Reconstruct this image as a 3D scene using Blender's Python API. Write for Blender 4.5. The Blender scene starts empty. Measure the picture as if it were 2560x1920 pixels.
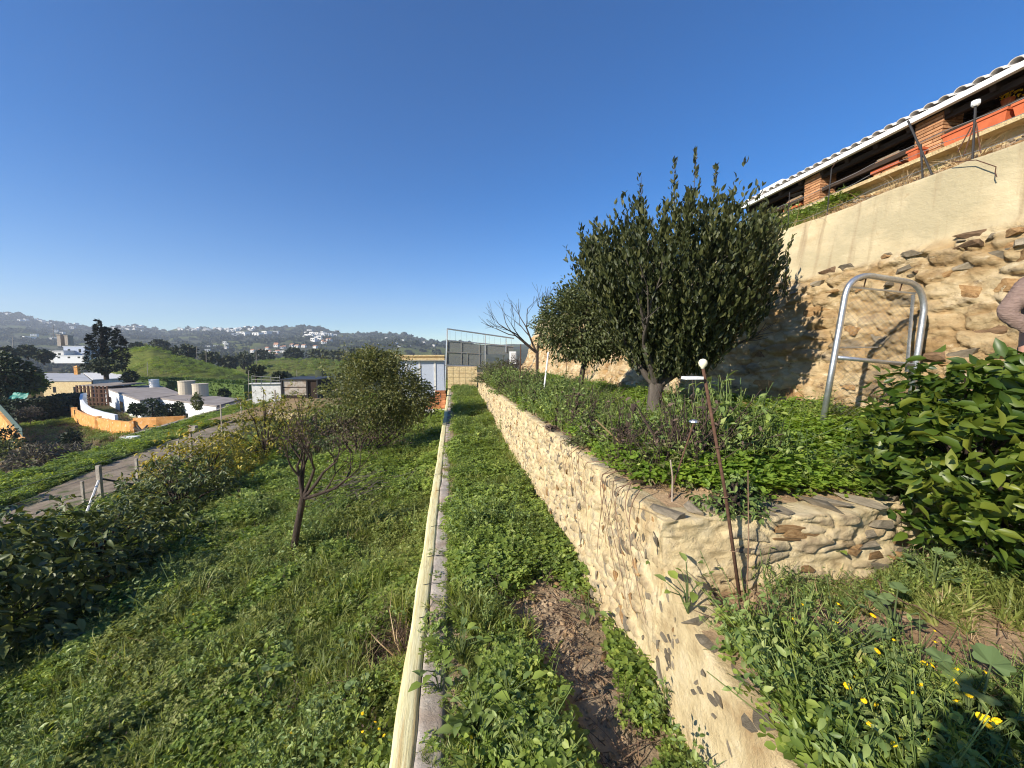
import bpy, bmesh, math, random
import numpy as np
from mathutils import Vector, Matrix, Euler

R = math.radians
rng = np.random.default_rng(11)
random.seed(11)
SC = bpy.context.scene
COL = SC.collection

# ------------------------------------------------------------------ camera
PITCH, YAW, FPX, CAMZ = R(4.4), R(8.6), 965.0, 2.4
cam_d = bpy.data.cameras.new('camera')
cam = bpy.data.objects.new('camera', cam_d)
COL.objects.link(cam)
cam.location = (0, 0, CAMZ)
cam.rotation_euler = (R(90) - PITCH, 0, -YAW)
cam_d.sensor_width = 36
cam_d.lens = 36 * FPX / 2560
cam_d.clip_start = 0.05
cam_d.clip_end = 9000
SC.camera = cam

# ------------------------------------------------------------------ sky, sun, exposure
SUN_EL, SUN_AZ = R(29), R(31)            # light travels along +X turned 31 degrees towards +Y
world = bpy.data.worlds.new("World")
SC.world = world
world.use_nodes = True
wn = world.node_tree.nodes
bg = wn['Background']
sky = wn.new('ShaderNodeTexSky')
sky.sky_type = 'NISHITA'
sky.sun_disc = False
sky.sun_elevation = SUN_EL
sky.sun_rotation = math.atan2(-math.cos(SUN_AZ), -math.sin(SUN_AZ))
sky.altitude = 0
sky.air_density = 0.88
sky.dust_density = 0.0
sky.ozone_density = 3.2
hsv = wn.new('ShaderNodeHueSaturation')
hsv.inputs['Saturation'].default_value = 1.42
hsv.inputs['Hue'].default_value = 0.508
world.node_tree.links.new(sky.outputs[0], hsv.inputs['Color'])
world.node_tree.links.new(hsv.outputs[0], bg.inputs[0])
bg.inputs[1].default_value = 0.098
sun_d = bpy.data.lights.new('sun', 'SUN')
sun = bpy.data.objects.new('sun', sun_d)
COL.objects.link(sun)
sun_d.energy = 5.0
sun_d.angle = R(0.5)
sun_d.color = (1.0, 0.92, 0.79)
sdir = Vector((math.cos(SUN_AZ) * math.cos(SUN_EL), math.sin(SUN_AZ) * math.cos(SUN_EL), -math.sin(SUN_EL)))
sun.rotation_euler = sdir.to_track_quat('-Z', 'Y').to_euler()
sun.location = (-20, -12, 15)
SC.view_settings.view_transform = 'Standard'
SC.view_settings.look = 'None'
SC.view_settings.exposure = 0.78
SC.view_settings.gamma = 1.0
SC.view_settings.use_curve_mapping = False
SC.cycles.max_bounces = 6
SC.cycles.transparent_max_bounces = 8
SC.cycles.volume_bounces = 0
SC.cycles.filter_width = 1.1
SC.cycles.use_denoising = True

# ------------------------------------------------------------------ helpers
def ray(px, py):
    x = (px - 1280) / FPX; y = (960 - py) / FPX
    f = math.cos(PITCH) + y * math.sin(PITCH); u = y * math.cos(PITCH) - math.sin(PITCH)
    return (x * math.cos(YAW) + f * math.sin(YAW), -x * math.sin(YAW) + f * math.cos(YAW), u)
def atz(px, py, z):
    d = ray(px, py); t = (z - CAMZ) / d[2]; return Vector((d[0] * t, d[1] * t, z))
def aty(px, py, y):
    d = ray(px, py); t = y / d[1]; return Vector((d[0] * t, y, CAMZ + d[2] * t))
def atx(px, py, x):
    d = ray(px, py); t = x / d[0]; return Vector((x, d[1] * t, CAMZ + d[2] * t))

def _hash(ix, iy, iz, s):
    n = (ix * 374761393 + iy * 668265263 + iz * 1442695041 + s * 974711) & 0xffffffff
    n = ((n ^ (n >> 13)) * 1274126177) & 0xffffffff
    return ((n ^ (n >> 16)) & 0xffff) / 65535.0
def vn(x, y, z=0.0, s=0):
    x, y, z = np.broadcast_arrays(np.asarray(x, float), np.asarray(y, float), np.asarray(z, float))
    ix, iy, iz = np.floor(x).astype(np.int64), np.floor(y).astype(np.int64), np.floor(z).astype(np.int64)
    fx, fy, fz = x - ix, y - iy, z - iz
    fx, fy, fz = [f * f * (3 - 2 * f) for f in (fx, fy, fz)]
    r = 0
    for a in (0, 1):
        for b in (0, 1):
            for c in (0, 1):
                w = (fx if a else 1 - fx) * (fy if b else 1 - fy) * (fz if c else 1 - fz)
                r = r + w * _hash(ix + a, iy + b, iz + c, s)
    return r
def fbm(x, y, z=0.0, o=4, s=0):
    r, amp, tot = 0, 1.0, 0.0
    x, y, z = np.asarray(x, float), np.asarray(y, float), np.asarray(z, float)
    for i in range(o):
        r = r + amp * vn(x * 2 ** i, y * 2 ** i, z * 2 ** i, s + i * 17); tot += amp; amp *= 0.5
    return r / tot
def sstep(a, b, x):
    t = np.clip((np.asarray(x, float) - a) / (b - a), 0, 1); return t * t * (3 - 2 * t)

def cells(a, b, sa, sb, seed):
    """irregular cells (stones): distance to the joint and one random number per cell"""
    a, b = np.broadcast_arrays(np.asarray(a, float) / sa, np.asarray(b, float) / sb); ia, ib = np.floor(a).astype(np.int64), np.floor(b).astype(np.int64)
    f1 = np.full(a.shape, 9.0); f2 = np.full(a.shape, 9.0); cid = np.zeros(a.shape)
    for i in (-1, 0, 1):
        for j in (-1, 0, 1):
            px = ia + i + .12 + .76 * _hash(ia + i, ib + j, 0, seed); py = ib + j + .12 + .76 * _hash(ia + i, ib + j, 1, seed); d = np.hypot(a - px, b - py); r = _hash(ia + i, ib + j, 2, seed)
            c = d < f1; f2 = np.where(c, f1, np.minimum(f2, d)); cid = np.where(c, r, cid); f1 = np.where(c, d, f1)
    return f2 - f1, cid
def np_mesh(name, V, faces, mats=(), smooth=False, mi=None):
    """faces: list of (n,k) int arrays."""
    V = np.asarray(V, np.float32).reshape(-1, 3)
    me = bpy.data.meshes.new(name)
    faces = [np.asarray(f, np.int32) for f in faces if len(f)]
    nl = sum(f.size for f in faces); nf = sum(len(f) for f in faces)
    me.vertices.add(len(V)); me.vertices.foreach_set('co', V.ravel())
    me.loops.add(nl); me.polygons.add(nf)
    me.loops.foreach_set('vertex_index', np.concatenate([f.ravel() for f in faces]) if nf else [])
    tot = np.concatenate([np.full(len(f), f.shape[1], np.int32) for f in faces])
    st = np.concatenate([[0], np.cumsum(tot)[:-1]]).astype(np.int32)
    me.polygons.foreach_set('loop_start', st)
    if mi is not None: me.polygons.foreach_set('material_index', np.asarray(mi, np.int32))
    if smooth: me.polygons.foreach_set('use_smooth', np.ones(nf, bool))
    me.update(calc_edges=True)
    for m in mats: me.materials.append(m)
    return me

def link(name, me, parent=None, loc=None):
    o = bpy.data.objects.new(name, me); COL.objects.link(o)
    if parent is not None: o.parent = parent
    if loc is not None: o.location = loc
    return o
def tag(o, label=None, cat=None, group=None, kind=None):
    if label: o['label'] = label
    if cat: o['category'] = cat
    if group: o['group'] = group
    if kind: o['kind'] = kind
    return o
def thing(name, label, cat, loc=(0, 0, 0), rz=0.0, group=None):
    o = bpy.data.objects.new(name, None); COL.objects.link(o)
    o.empty_display_size = 0.1
    o.location = loc; o.rotation_euler = (0, 0, rz)
    return tag(o, label, cat, group)
def kids(o): return [c for c in bpy.data.objects if c.parent is o]
def copy_tree(o, parent=None):
    c = o.copy(); COL.objects.link(c)
    if parent is not None: c.parent = parent
    for ch in o.children: copy_tree(ch, c)
    return c

class MB:
    """collects simple solids into one mesh"""
    def __init__(s): s.v = []; s.f = []
    def add(s, v, f):
        b = len(s.v); s.v += [tuple(p) for p in v]; s.f += [tuple(i + b for i in q) for q in f]; return s
    def hexa(s, p):
        return s.add(p, [(0, 3, 2, 1), (4, 5, 6, 7), (0, 1, 5, 4), (1, 2, 6, 5), (2, 3, 7, 6), (3, 0, 4, 7)])
    def box(s, x0, x1, y0, y1, z0, z1):
        return s.hexa([(x0, y0, z0), (x1, y0, z0), (x1, y1, z0), (x0, y1, z0), (x0, y0, z1), (x1, y0, z1), (x1, y1, z1), (x0, y1, z1)])
    def bar(s, a, b, w, h):
        a, b = Vector(a), Vector(b); d = (b - a).normalized()
        up = Vector((0, 0, 1)) if abs(d.z) < .95 else Vector((0, 1, 0))
        x = d.cross(up).normalized() * w / 2; y = x.cross(d).normalized() * h / 2
        return s.hexa([a - x - y, a + x - y, a + x + y, a - x + y, b - x - y, b + x - y, b + x + y, b - x + y])
    def tube(s, pts, r, n=8, cap=True):
        pts = [Vector(p) for p in pts]; rr = r if hasattr(r, '__len__') else [r] * len(pts)
        vs, fs = [], []; prev = None
        for i, p in enumerate(pts):
            d = (pts[min(i + 1, len(pts) - 1)] - pts[max(i - 1, 0)])
            d = d.normalized() if d.length > 1e-9 else Vector((0, 0, 1))
            if prev is None:
                prev = d.orthogonal().normalized()
            prev = (prev - d * prev.dot(d)); prev = prev.normalized() if prev.length > 1e-6 else d.orthogonal().normalized()
            q = d.cross(prev)
            for k in range(n):
                a = 2 * math.pi * k / n
                vs.append(p + (prev * math.cos(a) + q * math.sin(a)) * rr[i])
        for i in range(len(pts) - 1):
            for k in range(n):
                a, b = i * n + k, i * n + (k + 1) % n
                fs.append((a, b, b + n, a + n))
        if cap:
            fs.append(tuple(range(n - 1, -1, -1))); m = (len(pts) - 1) * n; fs.append(tuple(range(m, m + n)))
        return s.add(vs, fs)
    def lathe(s, c, prof, n=16):
        vs, fs = [], []
        for r, z in prof:
            for k in range(n):
                a = 2 * math.pi * k / n; vs.append((c[0] + r * math.cos(a), c[1] + r * math.sin(a), c[2] + z))
        m = len(prof)
        for i in range(m - 1):
            for k in range(n):
                a, b = i * n + k, i * n + (k + 1) % n; fs.append((a, b, b + n, a + n))
        fs.append(tuple(range(n - 1, -1, -1))); fs.append(tuple(range((m - 1) * n, m * n)))
        return s.add(vs, fs)
    def mesh(s, name, m, smooth=False):
        me = bpy.data.meshes.new(name); me.from_pydata(s.v, [], s.f); me.update()
        if m: me.materials.append(m)
        if smooth: me.polygons.foreach_set('use_smooth', [True] * len(me.polygons))
        return me
    def build(s, name, m, parent=None, smooth=False, loc=None):
        return link(name, s.mesh(name, m, smooth), parent, loc)

# ------------------------------------------------------------------ materials
def nt(name):
    m = bpy.data.materials.new(name); m.use_nodes = True
    return m, m.node_tree.nodes, m.node_tree.links, m.node_tree.nodes['Principled BSDF']
def ramp(N, stops):
    r = N.new('ShaderNodeValToRGB'); e = r.color_ramp.elements
    while len(e) < len(stops): e.new(0.5)
    for k, (p, c) in enumerate(stops): e[k].position = p; e[k].color = (*c, 1)
    return r
def surf(name, stops, scale=4, detail=8, rough=0.9, bump=0.3, bscale=None, coord='pos', stretch=(1, 1, 1), rnd=0.0, spec=0.25, metal=0.0, patch=None, dist=0.02, fine=None):
    """noise-coloured surface; patch=(scale,colour,lo,hi): a second, larger-scale noise laying another colour over"""
    m, N, L, B = nt(name)
    if coord == 'pos': src = N.new('ShaderNodeNewGeometry').outputs['Position']
    else: src = N.new('ShaderNodeTexCoord').outputs['Object']
    mp = N.new('ShaderNodeMapping'); mp.inputs['Scale'].default_value = stretch; L.new(src, mp.inputs[0]); src = mp.outputs[0]
    tx = N.new('ShaderNodeTexNoise'); tx.inputs['Scale'].default_value = scale; tx.inputs['Detail'].default_value = detail; tx.inputs['Roughness'].default_value = 0.62
    L.new(src, tx.inputs['Vector'])
    rp = ramp(N, stops); L.new(tx.outputs[0], rp.inputs[0]); col = rp.outputs[0]
    if patch:
        for (sc, c, lo, hi) in (patch if isinstance(patch, list) else [patch]):
            t2 = N.new('ShaderNodeTexNoise'); t2.inputs['Scale'].default_value = sc; t2.inputs['Detail'].default_value = 6
            L.new(src, t2.inputs['Vector'])
            mr = N.new('ShaderNodeMapRange'); mr.inputs[1].default_value = lo; mr.inputs[2].default_value = hi; L.new(t2.outputs[0], mr.inputs[0])
            mx = N.new('ShaderNodeMix'); mx.data_type = 'RGBA'; L.new(mr.outputs[0], mx.inputs[0]); L.new(col, mx.inputs[6]); mx.inputs[7].default_value = (*c, 1); col = mx.outputs[2]
    if rnd:
        oi = N.new('ShaderNodeObjectInfo'); hs = N.new('ShaderNodeHueSaturation')
        mr = N.new('ShaderNodeMapRange'); mr.inputs[3].default_value = 1 - rnd; mr.inputs[4].default_value = 1 + rnd
        L.new(oi.outputs['Random'], mr.inputs[0]); L.new(mr.outputs[0], hs.inputs['Value']); L.new(col, hs.inputs['Color']); col = hs.outputs[0]
    L.new(col, B.inputs['Base Color'])
    B.inputs['Roughness'].default_value = rough; B.inputs['Specular IOR Level'].default_value = spec; B.inputs['Metallic'].default_value = metal
    if bump:
        t3 = N.new('ShaderNodeTexNoise'); t3.inputs['Scale'].default_value = bscale or scale * 4; t3.inputs['Detail'].default_value = 8; t3.inputs['Roughness'].default_value = 0.7
        L.new(src, t3.inputs['Vector'])
        bp = N.new('ShaderNodeBump'); bp.inputs['Strength'].default_value = bump; bp.inputs['Distance'].default_value = dist
        L.new(t3.outputs[0], bp.inputs['Height']); L.new(bp.outputs[0], B.inputs['Normal'])
    return m
def leafm(name, cols, rough=0.5, trans=0.3, spec=0.4, tcol=None):
    """leaf: each leaf (mesh island) and each plant picks its own tone; some light passes through"""
    m, N, L, B = nt(name)
    g = N.new('ShaderNodeNewGeometry'); oi = N.new('ShaderNodeObjectInfo')
    ad = N.new('ShaderNodeMath'); ad.operation = 'MULTIPLY_ADD'; ad.inputs[1].default_value = 0.6
    L.new(g.outputs['Random Per Island'], ad.inputs[0])
    ml = N.new('ShaderNodeMath'); ml.operation = 'MULTIPLY'; ml.inputs[1].default_value = 0.4
    L.new(oi.outputs['Random'], ml.inputs[0]); L.new(ml.outputs[0], ad.inputs[2])
    n = len(cols); rp = ramp(N, [(k / (n - 1), c) for k, c in enumerate(cols)]); L.new(ad.outputs[0], rp.inputs[0])
    L.new(rp.outputs[0], B.inputs['Base Color'])
    B.inputs['Roughness'].default_value = rough; B.inputs['Specular IOR Level'].default_value = spec
    t = N.new('ShaderNodeBsdfTranslucent'); mix = N.new('ShaderNodeMixShader'); mix.inputs[0].default_value = trans
    hs = N.new('ShaderNodeHueSaturation'); hs.inputs['Hue'].default_value = 0.485; hs.inputs['Saturation'].default_value = 1.15; hs.inputs['Value'].default_value = 1.5
    L.new(rp.outputs[0], hs.inputs['Color']); L.new(hs.outputs[0], t.inputs[0])
    L.new(B.outputs[0], mix.inputs[1]); L.new(t.outputs[0], mix.inputs[2])
    L.new(mix.outputs[0], N['Material Output'].inputs[0])
    return m
def plain(name, c, rough=0.6, metal=0.0, spec=0.3, var=0.12, scale=12, bump=0.1):
    return surf(name, [(0.3, tuple(k * (1 - var) for k in c)), (0.7, tuple(min(1, k * (1 + var)) for k in c))], scale=scale, rough=rough, metal=metal, spec=spec, bump=bump, coord='obj', dist=0.005)

M = {}
M['soil'] = surf('soil', [(0.25, (.17, .12, .072)), (0.5, (.35, .26, .165)), (0.75, (.48, .37, .245))], scale=3, bump=0.9, bscale=28, dist=0.03, patch=(1.1, (.25, .18, .11), .50, .70))
M['sand'] = surf('sandy_soil', [(0.25, (.30, .19, .10)), (0.5, (.44, .30, .17)), (0.75, (.55, .40, .25))], scale=3, bump=0.9, bscale=32, dist=0.03, patch=(1.3, (.26, .165, .09), .5, .68))
M['orchard_soil'] = surf('orchard_soil', [(0.3, (.030, .040, .014)), (0.55, (.055, .062, .022)), (0.75, (.13, .095, .05))], scale=5, bump=0.8, bscale=30, dist=0.04)
M['road'] = surf('dirt_road', [(0.3, (.15, .115, .08)), (0.5, (.235, .185, .13)), (0.7, (.33, .27, .20))], scale=2.2, bump=0.6, bscale=9, dist=0.05, patch=[(0.35, (.22, .165, .11), .5, .66), (2.0, (.10, .11, .04), .54, .68)])
M['verge'] = surf('verge', [(0.3, (.03, .045, .014)), (0.5, (.055, .08, .022)), (0.75, (.12, .11, .045))], scale=1.2, bump=0.9, bscale=5, dist=0.1)
M['mortar'] = surf('mortar', [(0.25, (.42, .31, .155)), (0.5, (.64, .50, .265)), (0.75, (.75, .62, .38))], scale=7, bump=1.0, bscale=26, dist=0.04, patch=[(2.2, (.54, .38, .20), .52, .74), (14, (.30, .24, .16), .62, .74)])
M['yellow'] = surf('cream_paint', [(0.3, (.58, .49, .23)), (0.5, (.74, .66, .36)), (0.72, (.82, .76, .48))], scale=7, bump=0.5, bscale=10, stretch=(9, .55, 9), dist=0.012, patch=[(3.2, (.62, .44, .19), .54, .72), (9, (.36, .28, .16), .62, .72)])
M['concrete'] = surf('concrete', [(0.3, (.28, .235, .19)), (0.55, (.43, .375, .31)), (0.75, (.54, .48, .41))], scale=6, bump=0.8, bscale=34, dist=0.015, patch=(2.0, (.30, .21, .14), .5, .68))
M['stone_grey'] = surf('grey_stone', [(0.3, (.16, .135, .095)), (0.55, (.27, .225, .16)), (0.75, (.40, .335, .24))], scale=3, bump=0.8, coord='obj', rnd=0.4, bscale=22)
M['stone_ochre'] = surf('ochre_stone', [(0.3, (.20, .11, .045)), (0.5, (.36, .215, .095)), (0.75, (.52, .35, .17))], scale=5, bump=0.8, coord='obj', rnd=0.35, bscale=18)
M['rust'] = surf('rusty_metal', [(0.3, (.07, .035, .022)), (0.6, (.12, .065, .042)), (0.8, (.18, .11, .08))], scale=30, bump=0.3, coord='obj')
M['galv'] = surf('galvanised_steel', [(0.3, (.42, .44, .46)), (0.6, (.58, .60, .62)), (0.8, (.70, .71, .72))], scale=20, rough=0.38, metal=0.85, bump=0.15, coord='obj', spec=0.5)
M['wire'] = plain('wire', (.30, .29, .27), rough=0.5, metal=0.6)
M['dark_metal'] = plain('dark_metal', (.035, .032, .03), rough=0.5)
M['white'] = surf('white_paint', [(0.3, (.72, .72, .70)), (0.7, (.84, .84, .82))], scale=6, bump=0.15, coord='obj')
M['offwhite'] = surf('weathered_white', [(0.3, (.50, .48, .44)), (0.7, (.76, .74, .70))], scale=3, bump=0.2, coord='pos')
M['brick'] = surf('brick', [(0.3, (.30, .13, .06)), (0.5, (.44, .22, .105)), (0.75, (.56, .32, .17))], scale=14, bump=0.6, coord='obj', rnd=0.28)
M['brickmortar'] = surf('brick_mortar', [(0.3, (.20, .15, .10)), (0.7, (.34, .26, .18))], scale=14, bump=0.5, coord='obj')
M['terracotta'] = surf('terracotta', [(0.3, (.42, .095, .035)), (0.7, (.56, .15, .06))], scale=9, bump=0.12, coord='obj', rnd=0.12, rough=0.7)
M['tilem'] = surf('roof_tile', [(0.3, (.55, .50, .45)), (0.7, (.78, .74, .69))], scale=9, bump=0.25, coord='obj', rnd=0.12, rough=0.8)
M['darkwood'] = surf('dark_wood', [(0.3, (.025, .016, .011)), (0.7, (.06, .04, .028))], scale=4, bump=0.3, stretch=(6, 1, 6), coord='pos')
M['bark_grey'] = surf('grey_bark', [(0.3, (.06, .05, .04)), (0.6, (.12, .10, .082)), (0.8, (.21, .18, .15))], scale=16, bump=0.8, coord='obj', bscale=40, stretch=(1, 1, .35))
M['bark_brown'] = surf('brown_bark', [(0.3, (.03, .022, .017)), (0.6, (.07, .05, .038)), (0.8, (.13, .10, .077))], scale=18, bump=0.9, coord='obj', bscale=40, stretch=(1, 1, .35))
M['twig'] = surf('dry_twig', [(0.3, (.13, .075, .045)), (0.7, (.29, .19, .12))], scale=20, bump=0.2, coord='obj', rnd=0.25)
M['straw'] = leafm('straw', [(.24, .15, .07), (.40, .28, .14), (.52, .40, .22)], trans=0.15)
M['laurel'] = leafm('laurel_leaf', [(0.016, 0.024, 0.01), (0.03, 0.04, 0.014), (0.055, 0.065, 0.021), (0.125, 0.125, 0.04)], rough=0.5, trans=0.14, spec=0.3)
M['citrus'] = leafm('citrus_leaf', [(0.025, 0.052, 0.009), (0.047, 0.088, 0.012), (0.096, 0.141, 0.018), (0.192, 0.215, 0.029), (0.384, 0.339, 0.056)], rough=0.4, trans=0.28, spec=0.4)
M['olive'] = leafm('olive_leaf', [(0.05, 0.062, 0.022), (0.094, 0.112, 0.037), (0.156, 0.169, 0.062), (0.237, 0.225, 0.094)], rough=0.5, trans=0.25)
M['avocado'] = leafm('avocado_leaf', [(0.038, 0.056, 0.019), (0.076, 0.104, 0.028), (0.15, 0.171, 0.047), (0.301, 0.285, 0.079)], rough=0.48, trans=0.18, spec=0.4)
M['mango'] = leafm('mango_leaf', [(0.047, 0.076, 0.017), (0.111, 0.134, 0.027), (0.269, 0.245, 0.04), (0.522, 0.411, 0.055)], rough=0.42, trans=0.25)
M['bushy'] = leafm('pomegranate_leaf', [(0.05, 0.062, 0.02), (0.1, 0.115, 0.035), (0.169, 0.175, 0.053), (0.275, 0.225, 0.088)], rough=0.5, trans=0.3)
M['brownleaf'] = leafm('dead_leaf', [(.045, .03, .022), (.09, .06, .045), (.15, .10, .07)], rough=0.8, trans=0.1)
M['grass'] = leafm('grass_blade', [(0.085, 0.11, 0.027), (0.162, 0.202, 0.046), (0.269, 0.306, 0.077), (0.445, 0.419, 0.154)], rough=0.5, trans=0.38)
M['clover'] = leafm('clover_leaf', [(0.08, 0.12, 0.025), (0.154, 0.223, 0.043), (0.261, 0.339, 0.064), (0.415, 0.468, 0.115)], rough=0.5, trans=0.38)
M['broad'] = leafm('broad_leaf', [(0.069, 0.11, 0.031), (0.131, 0.193, 0.052), (0.231, 0.298, 0.085), (0.338, 0.38, 0.123)], rough=0.48, trans=0.25)
M['mallow'] = leafm('mallow_leaf', [(0.09, 0.141, 0.046), (0.144, 0.202, 0.072), (0.216, 0.269, 0.102)], rough=0.55, trans=0.25)
M['bright'] = leafm('bright_clover_leaf', [(0.09, 0.159, 0.022), (0.156, 0.251, 0.034), (0.24, 0.343, 0.048), (0.36, 0.441, 0.072)], rough=0.5, trans=0.4)  # lighter copy of the clover greens, sunlight put into the colour
M['stemg'] = plain('green_stem', (.09, .12, .04), rough=0.7)
M['yellowfl'] = plain('yellow_petal', (.85, .56, .01), rough=0.6, var=.06)
M['darkhedge'] = leafm('dark_hedge_leaf', [(0.014, 0.023, 0.011), (0.024, 0.041, 0.015), (0.047, 0.068, 0.022)], rough=0.6, trans=0.1)
M['hedge'] = leafm('hedge_leaf', [(0.04, 0.081, 0.017), (0.081, 0.138, 0.025), (0.138, 0.196, 0.039)], rough=0.6, trans=0.2)
M['cypress'] = leafm('conifer_needle', [(.008, .013, .008), (.015, .023, .012), (.028, .036, .018)], rough=0.7, trans=0.05)
M['drybush'] = leafm('grey_dry_leaf', [(.07, .06, .04), (.12, .105, .075), (.17, .15, .11)], rough=0.8, trans=0.15)
M['scrub'] = leafm('scrub', [(0.03, 0.04, 0.02), (0.053, 0.065, 0.031), (0.094, 0.103, 0.05)], rough=0.9, trans=0.05)
M['orangewall'] = surf('orange_render', [(0.3, (.52, .22, .06)), (0.5, (.68, .33, .10)), (0.75, (.78, .45, .18))], scale=1.6, bump=0.2, patch=(2.6, (.74, .56, .36), .58, .70), coord='pos')
M['flatroof'] = surf('flat_roof', [(0.3, (.20, .17, .15)), (0.7, (.34, .30, .27))], scale=.6, bump=0.2)
M['greyroof'] = surf('grey_roof', [(0.3, (.30, .30, .31)), (0.7, (.46, .46, .46))], scale=.4, bump=0.1)
M['tank'] = plain('tank_cement', (.52, .45, .34), rough=0.85)
M['farwall'] = surf('far_house_wall', [(0.3, (.62, .60, .56)), (0.7, (.78, .76, .72))], scale=.2, bump=0, rnd=0.16)
M['farroof'] = surf('far_roof', [(0.3, (.36, .17, .09)), (0.7, (.48, .26, .15))], scale=.2, bump=0, rnd=0.25)
M['glassdark'] = plain('dark_window', (.02, .022, .025), rough=0.15, spec=0.6)
M['bluepanel'] = plain('pale_blue_panel', (.42, .46, .54), rough=0.55)
M['tarp'] = plain('turquoise_tarp', (.03, .22, .17), rough=0.5)
M['greenmesh'] = plain('green_fence_mesh', (.07, .11, .10), rough=0.8)
M['meshgrey'] = None
M['skin'] = plain('skin', (.52, .28, .20), rough=0.5, var=.05)
M['hair'] = plain('hair', (.05, .03, .02), rough=0.6)
M['sweater'] = surf('pinkish_knit', [(0.3, (.23, .155, .125)), (0.7, (.36, .255, .21))], scale=16, bump=1.0, bscale=16, coord='obj', rough=0.95, stretch=(1, 1, 4.5), dist=0.03)
M['trousers'] = plain('dark_trousers', (.03, .033, .045), rough=0.9)
M['shoe'] = plain('shoe', (.05, .04, .035), rough=0.7)
M['jacket'] = plain('dark_jacket', (.04, .045, .05), rough=0.9)
M['globe'] = plain('globe_glass', (.80, .76, .55), rough=0.25, var=.03)
def shade_net():
    m, N, L, B = nt('shade_netting')
    B.inputs['Base Color'].default_value = (.16, .17, .16, 1); B.inputs['Roughness'].default_value = 0.9
    t = N.new('ShaderNodeBsdfTransparent'); mx = N.new('ShaderNodeMixShader'); mx.inputs[0].default_value = 0.58
    L.new(t.outputs[0], mx.inputs[1]); L.new(B.outputs[0], mx.inputs[2]); L.new(mx.outputs[0], N['Material Output'].inputs[0])
    return m
M['meshgrey'] = shade_net()

# ------------------------------------------------------------------ leaf helpers
LEAF_V = np.array([(0, 0, 0), (-.5, .30, .10), (0, .32, 0), (.5, .30, .10), (-.46, .64, .07), (0, .66, -.03), (.46, .64, .07), (0, 1, -.16)], float)
LEAF_T = np.array([(0, 2, 1), (0, 3, 2), (5, 7, 4), (5, 6, 7)]); LEAF_Q = np.array([(1, 2, 5, 4), (2, 3, 6, 5)])
DIA_V = np.array([(0, 0, 0), (-.44, .34, .07), (-.36, .74, .04), (0, 1, -.08), (.36, .74, .04), (.44, .34, .07)], float); DIA_Q = np.array([(0, 3, 2, 1), (0, 5, 4, 3)])
def unit(a): return a / np.maximum(np.linalg.norm(a, axis=-1, keepdims=True), 1e-9)
def leaves(P, D, length, width, droop=0.3, spread=0.7, simple=False, up=0.6, rg=None):
    """vertices and faces of one leaf per point P, growing along D"""
    rg = rg or rng
    P = np.asarray(P, float); n = len(P)
    y = unit(unit(np.asarray(D, float)) + rg.normal(0, spread, (n, 3)) + np.array([0, 0, -droop]))
    nrm = rg.normal(0, 1, (n, 3)) * (1 - up) + np.array([0, 0, 1.0]) * up
    x = unit(np.cross(y, nrm)); z = np.cross(x, y)
    L = length * rg.uniform(.6, 1.2, n) if np.isscalar(length) else length
    W = L * width
    T = DIA_V if simple else LEAF_V; k = len(T)
    V = P[:, None, :] + T[None, :, 0, None] * (x * W[:, None])[:, None, :] + T[None, :, 1, None] * (y * L[:, None])[:, None, :] + T[None, :, 2, None] * (z * L[:, None])[:, None, :]
    off = (np.arange(n) * k)[:, None, None]
    fs = [(DIA_Q[None] + off).reshape(-1, 4)] if simple else [(LEAF_T[None] + off).reshape(-1, 3), (LEAF_Q[None] + off).reshape(-1, 4)]
    return V.reshape(-1, 3), fs
def foliage(name, P, D, length, width, mat, parent=None, **kw):
    V, f = leaves(P, D, length, width, **kw)
    o = link(name, np_mesh(name, V, f, [mat]), parent); return o
def leaf_proto(name, mat, w, curl=0.0):
    V = LEAF_V.copy(); V[:, 0] *= w; V[:, 2] *= 1 + curl
    return np_mesh(name, V, [LEAF_T, LEAF_Q], [mat], smooth=True)
def place_leaf_objs(P, D, size, protos, parent, droop=.3, spread=.6, up=.6, name='leaf'):
    n = len(P)
    y = unit(unit(D) + rng.normal(0, spread, (n, 3)) + np.array([0, 0, -droop]))
    nrm = rng.normal(0, 1, (n, 3)) * (1 - up) + np.array([0, 0, 1.0]) * up
    x = unit(np.cross(y, nrm)); z = np.cross(x, y)
    for i in range(n):
        o = bpy.data.objects.new(name, protos[i % len(protos)]); COL.objects.link(o); o.parent = parent
        s = size * random.uniform(.5, 1.25)
        m = Matrix(((x[i, 0] * s, y[i, 0] * s, z[i, 0] * s, P[i, 0]), (x[i, 1] * s, y[i, 1] * s, z[i, 1] * s, P[i, 1]), (x[i, 2] * s, y[i, 2] * s, z[i, 2] * s, P[i, 2]), (0, 0, 0, 1)))
        o.matrix_local = m

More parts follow.
